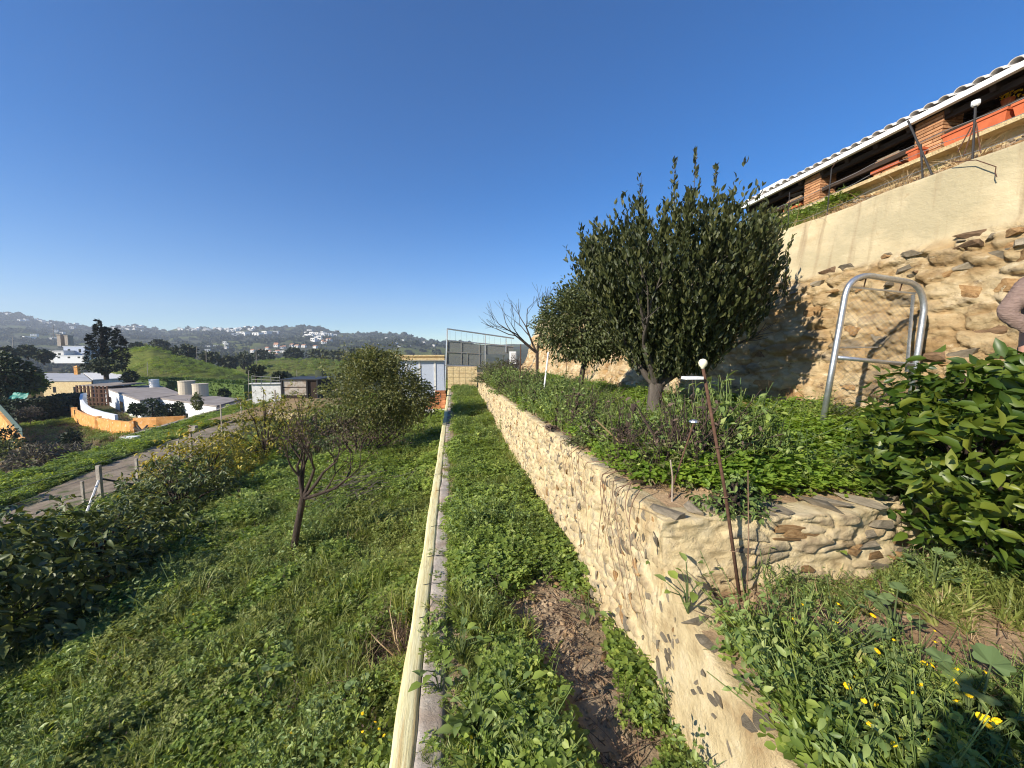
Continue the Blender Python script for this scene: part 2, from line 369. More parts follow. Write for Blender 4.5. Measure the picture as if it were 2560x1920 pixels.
def grow(mb, p, d, length, r, depth, tips, bend=.25, split=(2, 3), shrink=.72, spread=.6, upw=.15, nseg=3, minr=.004, n=6, rr=random):
    """recursive limb; records twig points in tips as (point, direction)"""
    p = Vector(p); d = Vector(d).normalized(); pts, rad = [p.copy()], [r]
    for i in range(nseg):
        d = (d + Vector((rr.gauss(0, bend), rr.gauss(0, bend), rr.gauss(0, bend) + upw)) * .6).normalized()
        p = p + d * length / nseg; pts.append(p.copy()); rad.append(max(minr, r * (1 - .38 * (i + 1) / nseg)))
        if depth <= 1: tips.append((p.copy(), d.copy()))
    mb.tube(pts, rad, n if r > .012 else 4, cap=False)
    if depth > 0:
        for k in range(rr.randint(*split)):
            a = rr.uniform(0, 2 * math.pi); q = d.orthogonal().normalized(); w = d.cross(q)
            nd = d + (q * math.cos(a) + w * math.sin(a)) * rr.uniform(.5, 1.1) * spread * 1.4
            grow(mb, pts[-1] if k == 0 else pts[rr.randint(max(1, nseg - 1), nseg)], nd, length * shrink * rr.uniform(.75, 1.15), max(minr, rad[-1] * .8), depth - 1, tips, bend, split, shrink, spread, upw, nseg, minr, n, rr)

# ------------------------------------------------------------------ instancer for uncountable ground cover
PROTO = {}
def proto_coll(name, meshes):
    c = bpy.data.collections.new(name)
    for i, me in enumerate(meshes):
        o = bpy.data.objects.new(f'{name}_{i}', me); c.objects.link(o)
    PROTO[name] = (c, len(meshes))
def scatter(name, label, coll, P, scale, tilt=.2, idx=None):
    P = np.asarray(P, float); n = len(P); c, k = PROTO[coll]
    me = bpy.data.meshes.new(name); me.vertices.add(n); me.vertices.foreach_set('co', P.astype(np.float32).ravel())
    rot = np.stack([rng.normal(0, tilt, n), rng.normal(0, tilt, n), rng.uniform(0, 6.283, n)], 1).astype(np.float32)
    a = me.attributes.new('rot', 'FLOAT_VECTOR', 'POINT'); a.data.foreach_set('vector', rot.ravel())
    a = me.attributes.new('scl', 'FLOAT', 'POINT'); a.data.foreach_set('value', (np.broadcast_to(scale, n) * rng.uniform(.7, 1.3, n) * np.clip(-.15 + 2.3 * fbm(P[:, 0] * 1.5, P[:, 1] * 1.5, 0, 3, len(name)),   .35, 1.55)).astype(np.float32))
    a = me.attributes.new('idx', 'INT', 'POINT'); a.data.foreach_set('value', (rng.integers(0, k, n) if idx is None else idx).astype(np.int32))
    o = link(name, me); tag(o, label, None, None, 'stuff')
    g = bpy.data.node_groups.new(name + '_scatter', 'GeometryNodeTree')
    g.interface.new_socket('Geometry', in_out='INPUT', socket_type='NodeSocketGeometry'); g.interface.new_socket('Geometry', in_out='OUTPUT', socket_type='NodeSocketGeometry')
    N, L = g.nodes, g.links
    gi, go = N.new('NodeGroupInput'), N.new('NodeGroupOutput')
    ci = N.new('GeometryNodeCollectionInfo'); ci.inputs['Collection'].default_value = c; ci.inputs['Separate Children'].default_value = True; ci.inputs['Reset Children'].default_value = True
    ip = N.new('GeometryNodeInstanceOnPoints'); ip.inputs['Pick Instance'].default_value = True
    def at(nm, dt):
        q = N.new('GeometryNodeInputNamedAttribute'); q.data_type = dt; q.inputs['Name'].default_value = nm; return q.outputs['Attribute']
    er = N.new('FunctionNodeEulerToRotation'); L.new(at('rot', 'FLOAT_VECTOR'), er.inputs[0])
    L.new(gi.outputs[0], ip.inputs['Points']); L.new(ci.outputs[0], ip.inputs['Instance']); L.new(er.outputs[0], ip.inputs['Rotation'])
    L.new(at('scl', 'FLOAT'), ip.inputs['Scale']); L.new(at('idx', 'INT'), ip.inputs['Instance Index']); L.new(ip.outputs[0], go.inputs[0])
    mod = o.modifiers.new('scatter', 'NODES'); mod.node_group = g
    return o

def blade_tuft(seed, n=18, h=.15, w=.005, lean=.7, mat=None):
    rg = np.random.default_rng(seed); V, F, T = [], [], []
    for i in range(n):
        a = rg.uniform(0, 6.283); ln = h * rg.uniform(.5, 1.15); b = rg.uniform(.05, .05 + lean); r0 = rg.uniform(0, .035)
        d = np.array([math.cos(a), math.sin(a), 0]); s = np.array([-d[1], d[0], 0]) * w * rg.uniform(.7, 1.3)
        p0 = d * r0; k = len(V)
        for t, ww in ((0, 1), (.4, .9), (.75, .6)):
            c = p0 + d * ln * b * t * t * 1.3 + np.array([0, 0, ln * (t - .35 * b * t * t)])
            V += [c - s * ww, c + s * ww]
        V.append(p0 + d * ln * b * 1.3 + np.array([0, 0, ln * (1 - .35 * b * 1.6)]))
        F += [(k, k + 1, k + 3, k + 2), (k + 2, k + 3, k + 5, k + 4)]; T.append((k + 4, k + 5, k + 6))
    return np_mesh('grass_tuft', np.array(V), [np.array(F), np.array(T)], [mat])
def clover_clump(seed, n=30, rad=.13, h=.15, ls=.032, mat=None, leaflets=3):
    rg = np.random.default_rng(seed); P, D = [], []
    for i in range(n):
        a, r = rg.uniform(0, 6.283), rad * math.sqrt(rg.uniform(0, 1)); hh = h * rg.uniform(.25, 1.1) * (1.1 - .5 * r / rad)
        c = np.array([r * math.cos(a), r * math.sin(a), hh]); b = rg.uniform(0, 6.283)
        for k in range(leaflets):
            t = b + k * 6.283 / leaflets; P.append(c); D.append((math.cos(t), math.sin(t), .25))
    V, f = leaves(P, D, ls, .8, droop=.1, spread=.2, simple=True, up=.8, rg=rg)
    return np_mesh('clover_clump', V, f, [mat])
def rosette(seed, n=14, ln=.14, w=.42, rise=.7, mat=None):
    rg = np.random.default_rng(seed); a = rg.uniform(0, 6.283, n); e = rg.uniform(.2, rise + .4, n)
    D = np.stack([np.cos(a), np.sin(a), e], 1); P = np.stack([np.cos(a) * .015, np.sin(a) * .015, rg.uniform(0, .08, n)], 1)
    V, f = leaves(P, D, ln, w, droop=.05, spread=.2, up=.8, rg=rg)
    return np_mesh('broadleaf', V, f, [mat])
def leafy_stem(seed, h=.45, n=30, ln=.05, w=.4, mat=None, stems=3, lean=.25):
    rg = np.random.default_rng(seed); P, D = [], []; mbs = MB()
    for s in range(stems):
        a = rg.uniform(0, 6.283); l = rg.uniform(.05, lean); hh = h * rg.uniform(.6, 1.1)
        top = np.array([math.cos(a) * l * hh * 2, math.sin(a) * l * hh * 2, hh]); mbs.tube([(0, 0, 0), tuple(top * [.4, .4, .5]), tuple(top)], [.004, .003, .002], 3, cap=False)
        for k in range(n // stems):
            t = rg.uniform(.15, 1); b = rg.uniform(0, 6.283); P.append(top * [t * t, t * t, t]); D.append((math.cos(b), math.sin(b), .5))
    V, f = leaves(P, D, ln, w, droop=.15, spread=.25, up=.7, rg=rg)
    k = len(V); V = np.concatenate([V, np.array(mbs.v)]); q = np.array(mbs.f) + k
    return np_mesh('weed', V, [f[0], np.concatenate([f[1], q])], [mat])
proto_coll('grassp', [blade_tuft(s, mat=M['grass']) for s in (1, 2, 3, 4)])
proto_coll('longgrass', [blade_tuft(s, n=22, h=.34, w=.005, lean=.9, mat=M['grass']) for s in (5, 6, 7)])
proto_coll('strawp', [blade_tuft(s, n=12, h=.30, w=.003, lean=1.3, mat=M['straw']) for s in (8, 9)])
proto_coll('cloverp', [clover_clump(s, mat=M['clover']) for s in (1, 2, 3, 4)])
proto_coll('sunlitclover', [clover_clump(s, h=.17, mat=M['bright']) for s in (11, 12, 13)])
proto_coll('fineweed', [clover_clump(s, n=40, rad=.12, h=.2, ls=.022, mat=M['grass'], leaflets=4) for s in (5, 6, 7)])
proto_coll('rosettep', [rosette(s, mat=M['broad']) for s in (1, 2, 3)] + [rosette(9, n=13, ln=.13, w=.5, rise=1.1, mat=M['clover'])])
proto_coll('weedp', [leafy_stem(s, mat=M['broad']) for s in (1, 2, 3)] + [leafy_stem(7, h=.38, n=36, ln=.04, w=.5, mat=M['clover'], stems=4)])
proto_coll('deadweed', [leafy_stem(s, n=18, ln=.035, mat=M['brownleaf'], stems=5, lean=.4) for s in (4, 5)])
def blob(seed, mat):
    rg = np.random.default_rng(seed); n = 70
    d = unit(rg.normal(0, 1, (n, 3))); d[:, 2] = np.abs(d[:, 2]) * .9
    P = d * rg.uniform(.35, .52, (n, 1)) * np.array([1, 1, 1.0]); V, f = leaves(P, d + rg.normal(0, .6, (n, 3)), .34, .9, droop=0, spread=.6, simple=True, up=.3, rg=rg)
    bm = bmesh.new(); bmesh.ops.create_icosphere(bm, subdivisions=1, radius=.42); me = bpy.data.meshes.new('t'); bm.to_mesh(me); bm.free()
    v2 = np.array([v.co[:] for v in me.vertices]) * (1 + rg.normal(0, .12, (len(me.vertices), 1))); v2[:, 2] = v2[:, 2] * .9 + .05
    t2 = np.array([p.vertices[:] for p in me.polygons]) + len(V)
    return np_mesh('scrub', np.concatenate([V, v2]), f + [t2], [mat])
proto_coll('scrubp', [blob(s, M['scrub']) for s in (1, 2, 3)] + [blob(4, M['darkhedge'])])

# ------------------------------------------------------------------ terrain
e1 = lambda Y: np.interp(Y, [-10, 13, 20, 30, 45, 62], [-11.0, -11.6, -12.2, -14.2, -15.6, -17.2])
e2 = lambda Y: np.interp(Y, [-10, 14, 20, 28, 45, 62], [-13.5, -14.1, -15.6, -17.0, -19.2, -21.0])
e3 = lambda Y: np.interp(Y, [-10, 19, 24, 29, 37, 48, 62], [-17.2, -18.9, -19.6, -21.4, -22.3, -24.0, -26.5])
def z_left(X, Y):
    z = np.interp(X, [-28, -24, -20, -16, -11.5, -8, -5, -3, -.39], [-3.6, -3.4, -3.2, -2.6, -2.35, -1.95, -1.5, -1.15, -.85])
    w = sstep(-11.2, -9.8, X)
    return z + w * (.30 * (fbm(X * .8, np.asarray(Y) * .8, 0, 3, 3) - .5) + .16 * (fbm(X * 2.1, np.asarray(Y) * 2.1, 0, 2, 4) - .5)) + .05 * (fbm(np.asarray(X) * 3, np.asarray(Y) * 3, 0, 2, 5) - .5)
cy, sy = math.cos(YAW), math.sin(YAW)
SKY_PX = [-400, 0, 60, 120, 200, 260, 300, 360, 420, 450, 560, 640, 760, 810, 850, 960, 1020, 1060, 1110, 1200, 1500]
SKY_PY = [770, 783, 790, 806, 813, 822, 817, 817, 829, 822, 824, 820, 819, 824, 834, 834, 838, 850, 856, 862, 862]
def h_far(X, Y):
    X = np.asarray(X, float); Y = np.asarray(Y, float)
    u = X * cy - Y * sy; v = np.maximum(X * sy + Y * cy, 1.0)
    px = 1280 + FPX * u / (v * math.cos(PITCH))
    sk = (886 - np.interp(px, SKY_PX, SKY_PY)) / FPX
    dr = 1700.0
    rim = 2.4 + sk * dr
    b = np.interp(v, [0, 80, 100, 150, 260, 420, 700, 1000, 1700, 2600], [-6.6, -6.6, -7.2, -11, -17, -14, -6, 6, 6, 0])
    k = np.interp(v, [0, 420, 700, 1000, 1350, 1700, 2600], [0, 0, .10, .32, .62, 1.0, .8])
    z = np.where(v < 420, b, np.interp(v, [420, 700, 1000], [-14, -8, -3]) * (1 - k) + rim * k)
    z = z + (fbm(u / 130, v / 130, 0, 4, 21) - .5) * np.interp(v, [100, 260, 700, 1300, 1650, 1750], [0, 5, 26, 34, 12, 5])
    pw = px + 26 * (fbm(u / 25, v / 25, 0, 3, 23) - .5)
    def hill(z, pxs, pys, vc, sv, vk):
        cr = CAMZ + (886 - np.interp(pw, pxs, pys)) / FPX * vc; on = sstep(pxs[0] - 60, pxs[0] + 60, px) * sstep(pxs[-1] + 60, pxs[-1] - 60, px)
        g = on * np.exp(-np.abs((v - vc - vk * (px - 450)) / sv) ** 2.2); return z + np.maximum(cr - z, 0) * g, g
    z, g1 = hill(z, [240, 310, 380, 430, 480, 540, 600, 660], [884, 876, 871, 884, 901, 918, 934, 946], 128, 36, -.06)
    g1b = 0 * g1
    z, g2 = hill(z, [520, 580, 640, 700, 770, 850, 930], [932, 920, 908, 900, 899, 905, 914], 200, 42, 0)
    near = X > e3(Y)
    edge = np.clip((e3(Y) - X) / 7.0, 0, 1)
    z = np.where((v < 90) & ~near & (Y < 62), -3.5 + (z + 3.5) * edge + (fbm(X * .3, Y * .3, 0, 3, 9) - .5) * .5, z)
    z = np.where(near & (Y < 62), np.minimum(z, -4.6), z)
    return z, g1 + g1b, g2, v, px
def field_mesh():
    na, nr = 420, 210
    az = np.linspace(R(-88), R(30), na); rr = 14 * (2600 / 14) ** np.linspace(0, 1, nr)
    A, Rr = np.meshgrid(az, rr, indexing='ij')
    u, v = Rr * np.sin(A), Rr * np.cos(A)
    X, Y = u * cy + v * sy, -u * sy + v * cy
    Z, g1, g2, vv, px = h_far(X, Y)
    V = np.stack([X, Y, Z], -1).reshape(-1, 3)
    i = np.arange(na - 1)[:, None] * nr + np.arange(nr - 1)[None, :]
    q = np.stack([i, i + 1, i + nr + 1, i + nr], -1).reshape(-1, 4)
    green = np.clip(np.maximum(g1, g2) * 1.7, 0, 1) * np.clip(.45 + .9 * fbm(X / 14, Y / 14, 0, 3, 44), 0, 1)
    far = sstep(300, 700, vv)
    fields = sstep(.52, .62, fbm(X / 90, Y / 90, 0, 3, 31)) * far
    me = np_mesh('hills', V, [q], [], smooth=True)
    a = me.color_attributes.new('cover', 'FLOAT_COLOR', 'POINT')
    c = np.stack([green, fields * .8, far, np.ones_like(far)], -1).reshape(-1, 4).astype(np.float32)
    a.data.foreach_set('color', c.ravel())
    m, N, L, B = nt('countryside')
    at = N.new('ShaderNodeVertexColor'); at.layer_name = 'cover'; sp = N.new('ShaderNodeSeparateColor'); L.new(at.outputs[0], sp.inputs[0])
    geo = N.new('ShaderNodeNewGeometry')
    t1 = N.new('ShaderNodeTexNoise'); t1.inputs['Scale'].default_value = .35; t1.inputs['Detail'].default_value = 12; t1.inputs['Roughness'].default_value = .72; L.new(geo.outputs['Position'], t1.inputs['Vector'])
    t2 = N.new('ShaderNodeTexNoise'); t2.inputs['Scale'].default_value = .022; t2.inputs['Detail'].default_value = 9; t2.inputs['Roughness'].default_value = .7; L.new(geo.outputs['Position'], t2.inputs['Vector'])
    near = ramp(N, [(.3, (.040, .042, .018)), (.5, (.085, .070, .036)), (.7, (.13, .10, .06))]); L.new(t1.outputs[0], near.inputs[0])
    farc = ramp(N, [(.34, (.030, .036, .019)), (.5, (.058, .062, .034)), (.62, (.10, .098, .06)), (.75, (.17, .155, .105))]); L.new(t2.outputs[0], farc.inputs[0])
    gr = ramp(N, [(.3, (.05, .066, .015)), (.48, (.10, .118, .026)), (.6, (.135, .15, .034)), (.75, (.19, .175, .06))]); L.new(t1.outputs[0], gr.inputs[0])
    def mix(f, a_, b_):
        x = N.new('ShaderNodeMix'); x.data_type = 'RGBA'; L.new(f, x.inputs[0]); L.new(a_, x.inputs[6]); L.new(b_, x.inputs[7]); return x.outputs[2]
    c1 = mix(sp.outputs[2], near.outputs[0], farc.outputs[0]); c2 = mix(sp.outputs[1], c1, gr.outputs[0]); c3 = mix(sp.outputs[0], c2, gr.outputs[0])
    L.new(c3, B.inputs['Base Color']); B.inputs['Roughness'].default_value = 1; B.inputs['Specular IOR Level'].default_value = 0.05
    bp = N.new('ShaderNodeBump'); bp.inputs['Strength'].default_value = .8; bp.inputs['Distance'].default_value = .5; L.new(t1.outputs[0], bp.inputs['Height']); L.new(bp.outputs[0], B.inputs['Normal'])
    me.materials.append(m)
    return link('hills', me)
tag(field_mesh(), kind='structure')

def sheet(name, xs, ys, zf, mat, edges=None, kind='structure', smooth=True):
    """grid sheet; xs is either x values, or 0..1 across edges=(left(Y), right(Y))"""
    S, Y = np.meshgrid(xs, ys, indexing='ij')
    X = S if edges is None else edges[0](Y) * (1 - S) + edges[1](Y) * S
    Z = zf(X, Y); V = np.stack([X, Y, Z], -1).reshape(-1, 3); n = len(ys)
    i = np.arange(len(xs) - 1)[:, None] * n + np.arange(n - 1)[None, :]
    q = np.stack([i, i + n, i + n + 1, i + 1], -1).reshape(-1, 4)
    o = link(name, np_mesh(name, V, [q], [mat], smooth=smooth))
    if kind: o['kind'] = kind
    return o
ys_l = np.concatenate([np.arange(-4, 20, .2), np.arange(20, 62.1, .6)])
sheet('orchard_ground', np.linspace(0, 1, 56), ys_l, z_left, M['orchard_soil'], (e1, lambda Y: 0 * Y - .39))
sheet('dirt_road', np.linspace(0, 1, 20), ys_l, lambda X, Y: z_left(X, Y) + .10 * (fbm(X * 1.1, Y * .35, 0, 3, 71) - .5), M['road'], (e2, e1))
sheet('grass_verge', np.linspace(0, 1, 20), ys_l, lambda X, Y: z_left(X, Y) + .35 * (fbm(X * .6, Y * .5, 0, 3, 77) - .5) * sstep(0, 1, np.minimum(X - e3(Y), e2(Y) - X)), M['verge'], (e3, e2))

# path between the two walls, terraces, bank above the high wall
def z_path(X, Y): return .03 * (fbm(X * 2.5, Y * 2.5, 0, 3, 51) - .5) + .05 * (fbm(X * 9, Y * 9, 0, 2, 52) - .5) + np.interp(Y, [0, 9, 20, 26], [0, .05, .25, .3])
sheet('garden_path', np.linspace(-.13, 1.5, 34), np.concatenate([np.arange(-.1, 8, .07), np.arange(8, 27, .3)]), z_path, M['soil'])
def z_near(X, Y): return .74 + .05 * (fbm(X * 2, Y * 2, 0, 3, 55) - .5) + .05 * (fbm(X * 9, Y * 9, 0, 2, 56) - .5) + .10 * sstep(3.2, 5.5, X)
sheet('lower_terrace', np.linspace(1.45, 9, 90), np.arange(-2, 2.42, .07), z_near, M['sand'])
wtop = lambda Y: np.interp(Y, [2.3, 4.8, 9.5, 19.2, 22], [1.28, 1.29, 1.17, 1.03, 1.0])
def z_upper(X, Y): return (wtop(Y) - .05 * sstep(2.9, 2.4, Y)) + .08 * (fbm(X * 1.4, Y * 1.4, 0, 3, 57) - .45) + .05 * (fbm(X * 9, Y * 9, 0, 2, 58) - .5) + .12 * sstep(3.6, 5.2, X) + .12 * sstep(4.4, 5.4, X) * sstep(4.2, 3.0, Y)
sheet('upper_terrace', np.linspace(1.5, 7.2, 80), np.concatenate([np.arange(2.38, 9, .08), np.arange(9, 30, .3)]), z_upper, M['sand'])
def z_bank(X, Y): return np.interp(X, [6.85, 7.05, 8.0, 8.2, 15], [4.86, 4.92, 5.46, 5.3, 5.3]) + .10 * (fbm(X * 1.6, Y * 1.6, 0, 3, 59) - .5)
sheet('bank_above_wall', np.linspace(6.85, 15, 50), np.arange(-4, 32, .25), z_bank, M['sand'])

# ------------------------------------------------------------------ stones
def masonry(name, mort, stone):
    m, N, L, B = nt(name); geo = N.new('ShaderNodeNewGeometry'); at = N.new('ShaderNodeVertexColor'); at.layer_name = 'stone'; sp = N.new('ShaderNodeSeparateColor'); L.new(at.outputs[0], sp.inputs[0])
    def noise(sc, det=8, ro=.65):
        t = N.new('ShaderNodeTexNoise'); t.inputs['Scale'].default_value = sc; t.inputs['Detail'].default_value = det; t.inputs['Roughness'].default_value = ro; L.new(geo.outputs['Position'], t.inputs['Vector']); return t.outputs[0]
    def mix(f, a_, b_):
        x = N.new('ShaderNodeMix'); x.data_type = 'RGBA'; L.new(f, x.inputs[0])
        for s_, q_ in ((6, a_), (7, b_)):
            if isinstance(q_, tuple): x.inputs[s_].default_value = (*q_, 1)
            else: L.new(q_, x.inputs[s_])
        return x.outputs[2]
    def mr(f, lo, hi):
        r_ = N.new('ShaderNodeMapRange'); r_.inputs[1].default_value = lo; r_.inputs[2].default_value = hi; L.new(f, r_.inputs[0]); return r_.outputs[0]
    a = ramp(N, mort); L.new(noise(6), a.inputs[0]); b = ramp(N, stone); L.new(sp.outputs[1], b.inputs[0])
    st = mix(mr(noise(9, 9, .7), .35, .7), b.outputs[0], a.outputs[0])
    c = mix(sp.outputs[0], a.outputs[0], st); c = mix(mr(noise(2.4, 7), .56, .74), c, (.40, .27, .135)); c = mix(mr(noise(19, 8, .75), .62, .72), c, (.24, .18, .11))
    L.new(c, B.inputs['Base Color']); B.inputs['Roughness'].default_value = .95; B.inputs['Specular IOR Level'].default_value = .15
    bp = N.new('ShaderNodeBump'); bp.inputs['Strength'].default_value = .9; bp.inputs['Distance'].default_value = .03; L.new(noise(30, 9, .72), bp.inputs['Height']); L.new(bp.outputs[0], B.inputs['Normal']); return m
MORT = [(0.25, (.42, .31, .165)), (0.5, (.64, .51, .29)), (0.75, (.75, .63, .41))]
M['masonry'] = masonry('rubble_masonry', MORT, [(.0, (.27, .23, .165)), (.3, (.40, .335, .23)), (.55, (.52, .41, .26)), (.75, (.36, .25, .14)), (1, (.20, .175, .135))])
def stone_attr(me, mask, cid):
    a = me.color_attributes.new('stone', 'FLOAT_COLOR', 'POINT'); k = len(me.vertices); v = np.zeros((k, 4), np.float32); v[:, 3] = 1; v[:mask.size, 0] = mask.ravel(); v[:cid.size, 1] = cid.ravel(); a.data.foreach_set('color', v.ravel())
def rock_mesh(seed, mat, flat=.45, n=11):
    rg = np.random.default_rng(seed); bm = bmesh.new()
    sk = rg.uniform(-.35, .35)
    for p in unit(rg.normal(0, 1, (n, 3))) * rg.uniform(.7, 1.1, (n, 1)):
        q = np.sign(p) * np.abs(p) ** .6; bm.verts.new((q[0] * .5, (q[1] + sk * q[2]) * .5, q[2] * .5))
    r = bmesh.ops.convex_hull(bm, input=bm.verts)
    bmesh.ops.delete(bm, geom=[g for g in r['geom_interior'] if isinstance(g, bmesh.types.BMVert)], context='VERTS')
    me = bpy.data.meshes.new('stone'); bm.to_mesh(me); bm.free(); me.materials.append(mat); return me
ROCK_G = [rock_mesh(s, M['stone_grey']) for s in range(5)]
ROCK_O = [rock_mesh(s + 20, M['stone_ochre']) for s in range(5)]
def put_stone(parent, p, size, rot, me, name='stone'):
    o = bpy.data.objects.new(name, me); COL.objects.link(o); o.parent = parent
    o.location = p; o.scale = size; o.rotation_euler = rot; return o
def stones_joined(name, parent, items):
    """items: (p, size, rot, mesh) joined into one stuff part"""
    V, T, b = [], [], 0; mats = [M['stone_grey'], M['stone_ochre']]; mi = []
    for p, s, r, me in items:
        v = np.array([x.co[:] for x in me.vertices]) * np.array(s); v = v @ np.array(Euler(r).to_matrix()).T + np.array(p)
        t = np.array([q.vertices[:] for q in me.polygons if len(q.vertices) == 3]); V.append(v); T.append(t + b); b += len(v); mi += [0 if me.materials[0] is mats[0] else 1] * len(t)
    o = link(name, np_mesh(name, np.concatenate(V), [np.concatenate(T)], mats, mi=mi), parent); o['kind'] = 'stuff'; return o

# low rubble wall beside the path
RW = thing('retaining_wall', 'low cream mortar and rubble wall along the weedy path, holding the garden terrace', 'wall', (1.4, 8, 0))
RW.location = (0, 0, 0)
def rw_top(Y): return np.where(Y < 2.36, np.interp(Y, [-1, 1.4, 1.7, 1.95, 2.2, 2.36], [.60, .62, .66, .72, .84, .95]), wtop(Y)) + .035 * (fbm(Y * 2.2, 0 * Y, 0, 2, 61) - .5)
def rw_x(Y, t): return 1.33 + .07 * t + .16 * sstep(16, 22, Y) * 0
def rw_cells(Y, Z):
    w = fbm(Y * 4, Z * 4, 0, 2, 62) - .5; e, c = cells(Y + .10 * w + .35 * Z, Z + .06 * w, .15, .085, 5); on = (c > .28) * sstep(2.2, 2.7, Y + .5 * (c - .5)); return sstep(.06, .26, e) * on, c
def rw_surf(Y, Z, T):
    rough = sstep(2.05, 2.6, Y) * .8 + .2; m, c = rw_cells(Y, Z)
    return rw_x(Y, T) - rough * (.06 * (fbm(Y * 3.5, Z * 3.5, 0, 3, 63) - .5) + .05 * (np.abs(fbm(Y * 8, Z * 8, 0, 3, 64) - .5)) + .03 * (fbm(Y * 17, Z * 13, 0, 2, 65) - .5) + m * (.006 + .030 * c))
def rw_face():
    ys = np.concatenate([np.arange(-.2, 1, .1), np.arange(1, 6, .014), np.arange(6, 12, .03), np.arange(12, 21.6, .07)]); ts = np.linspace(0, 1, 90)
    Y, T = np.meshgrid(ys, ts, indexing='ij'); top = rw_top(Y); Z = -.15 + T * (top + .15)
    X = rw_surf(Y, Z, T)
    V = np.stack([X, Y, Z], -1).reshape(-1, 3); n = len(ts); m = len(ys)
    i = np.arange(m - 1)[:, None] * n + np.arange(n - 1)[None, :]
    q = [np.stack([i, i + 1, i + n + 1, i + n], -1).reshape(-1, 4)]
    # top: from the front edge back into the terrace
    k = len(V); w = np.linspace(0, 1, 7)[1:]
    Y2, W = np.meshgrid(ys, w, indexing='ij')
    X2 = rw_x(Y2, 1.0) - .02 + W * .34; Z2 = rw_top(Y2) + .03 * (fbm(X2 * 6, Y2 * 6, 0, 3, 66) - .5) - .10 * W ** 3
    V = np.concatenate([V, np.stack([X2, Y2, Z2], -1).reshape(-1, 3)]); nw = len(w)
    row = np.concatenate([(np.arange(m) * n + n - 1)[:, None], k + np.arange(m)[:, None] * nw + np.arange(nw)[None, :]], 1)
    q.append(np.stack([row[:-1, :-1], row[:-1, 1:], row[1:, 1:], row[1:, :-1]], -1).reshape(-1, 4))
    me = np_mesh('mortar', V, q, [M['masonry']], smooth=True); stone_attr(me, *rw_cells(Y, Z)); return me
link('mortar_face', rw_face(), RW)
items = []
for k in range(620):
    Y = 2.15 + (random.random() ** 1.6) * 18.5; t = random.uniform(.05, .97)
    if Y < 2.6 and random.random() < .4: continue
    top = float(rw_top(np.array(Y))); z = -.12 + t * (top + .12)
    s = random.choice((.03, .04, .052, .07, .09)) * random.uniform(.8, 1.25) * (1 + .03 * Y); x = float(rw_surf(np.array(Y), np.array(z), np.array(t)))
    ochre = random.random() < .22
    th_ = random.uniform(.03, .05); items.append(((x + th_ * .5 - random.uniform(.006, .018), Y, z), (th_, s * random.uniform(.9, 2.2), s * random.uniform(.4, .8)), (random.uniform(.2, 1.9), random.uniform(-.15, .15), random.uniform(-.15, .15)), random.choice(ROCK_O if ochre else ROCK_G)))
for k in range(14):
    Y = random.uniform(1.2, 2.2); z = random.uniform(.25, .62)
    items.append(((float(rw_surf(np.array(Y), np.array(z), .6)) + .011, Y, z), (.03, random.uniform(.03, .09), random.uniform(.02, .05)), (random.uniform(-.8, .8), 0, 0), random.choice(ROCK_G)))
items.sort(key=lambda it: -max(it[1]) / (it[0][1] + .5))
for it in items[:255]: put_stone(RW, *it)
stones_joined('small_stones', RW, items[255:])
for k, Y in enumerate(np.concatenate([np.arange(1.25, 2.2, .16), np.arange(2.5, 8, .23)])):   # flat slabs bedded on the top edge
    if random.random() < (.3 if Y < 2.3 else .3): continue
    Y += random.uniform(-.08, .08); z = float(rw_top(np.array(Y))) - .012
    put_stone(RW, (1.47 + random.uniform(-.04, .06), Y, z + .012), (random.uniform(.14, .24), random.uniform(.10, .18), random.uniform(.035, .05)), (random.uniform(-.12, .12), random.uniform(-.1, .1), random.uniform(-.6, .6)), random.choice(ROCK_G), 'coping_stone')

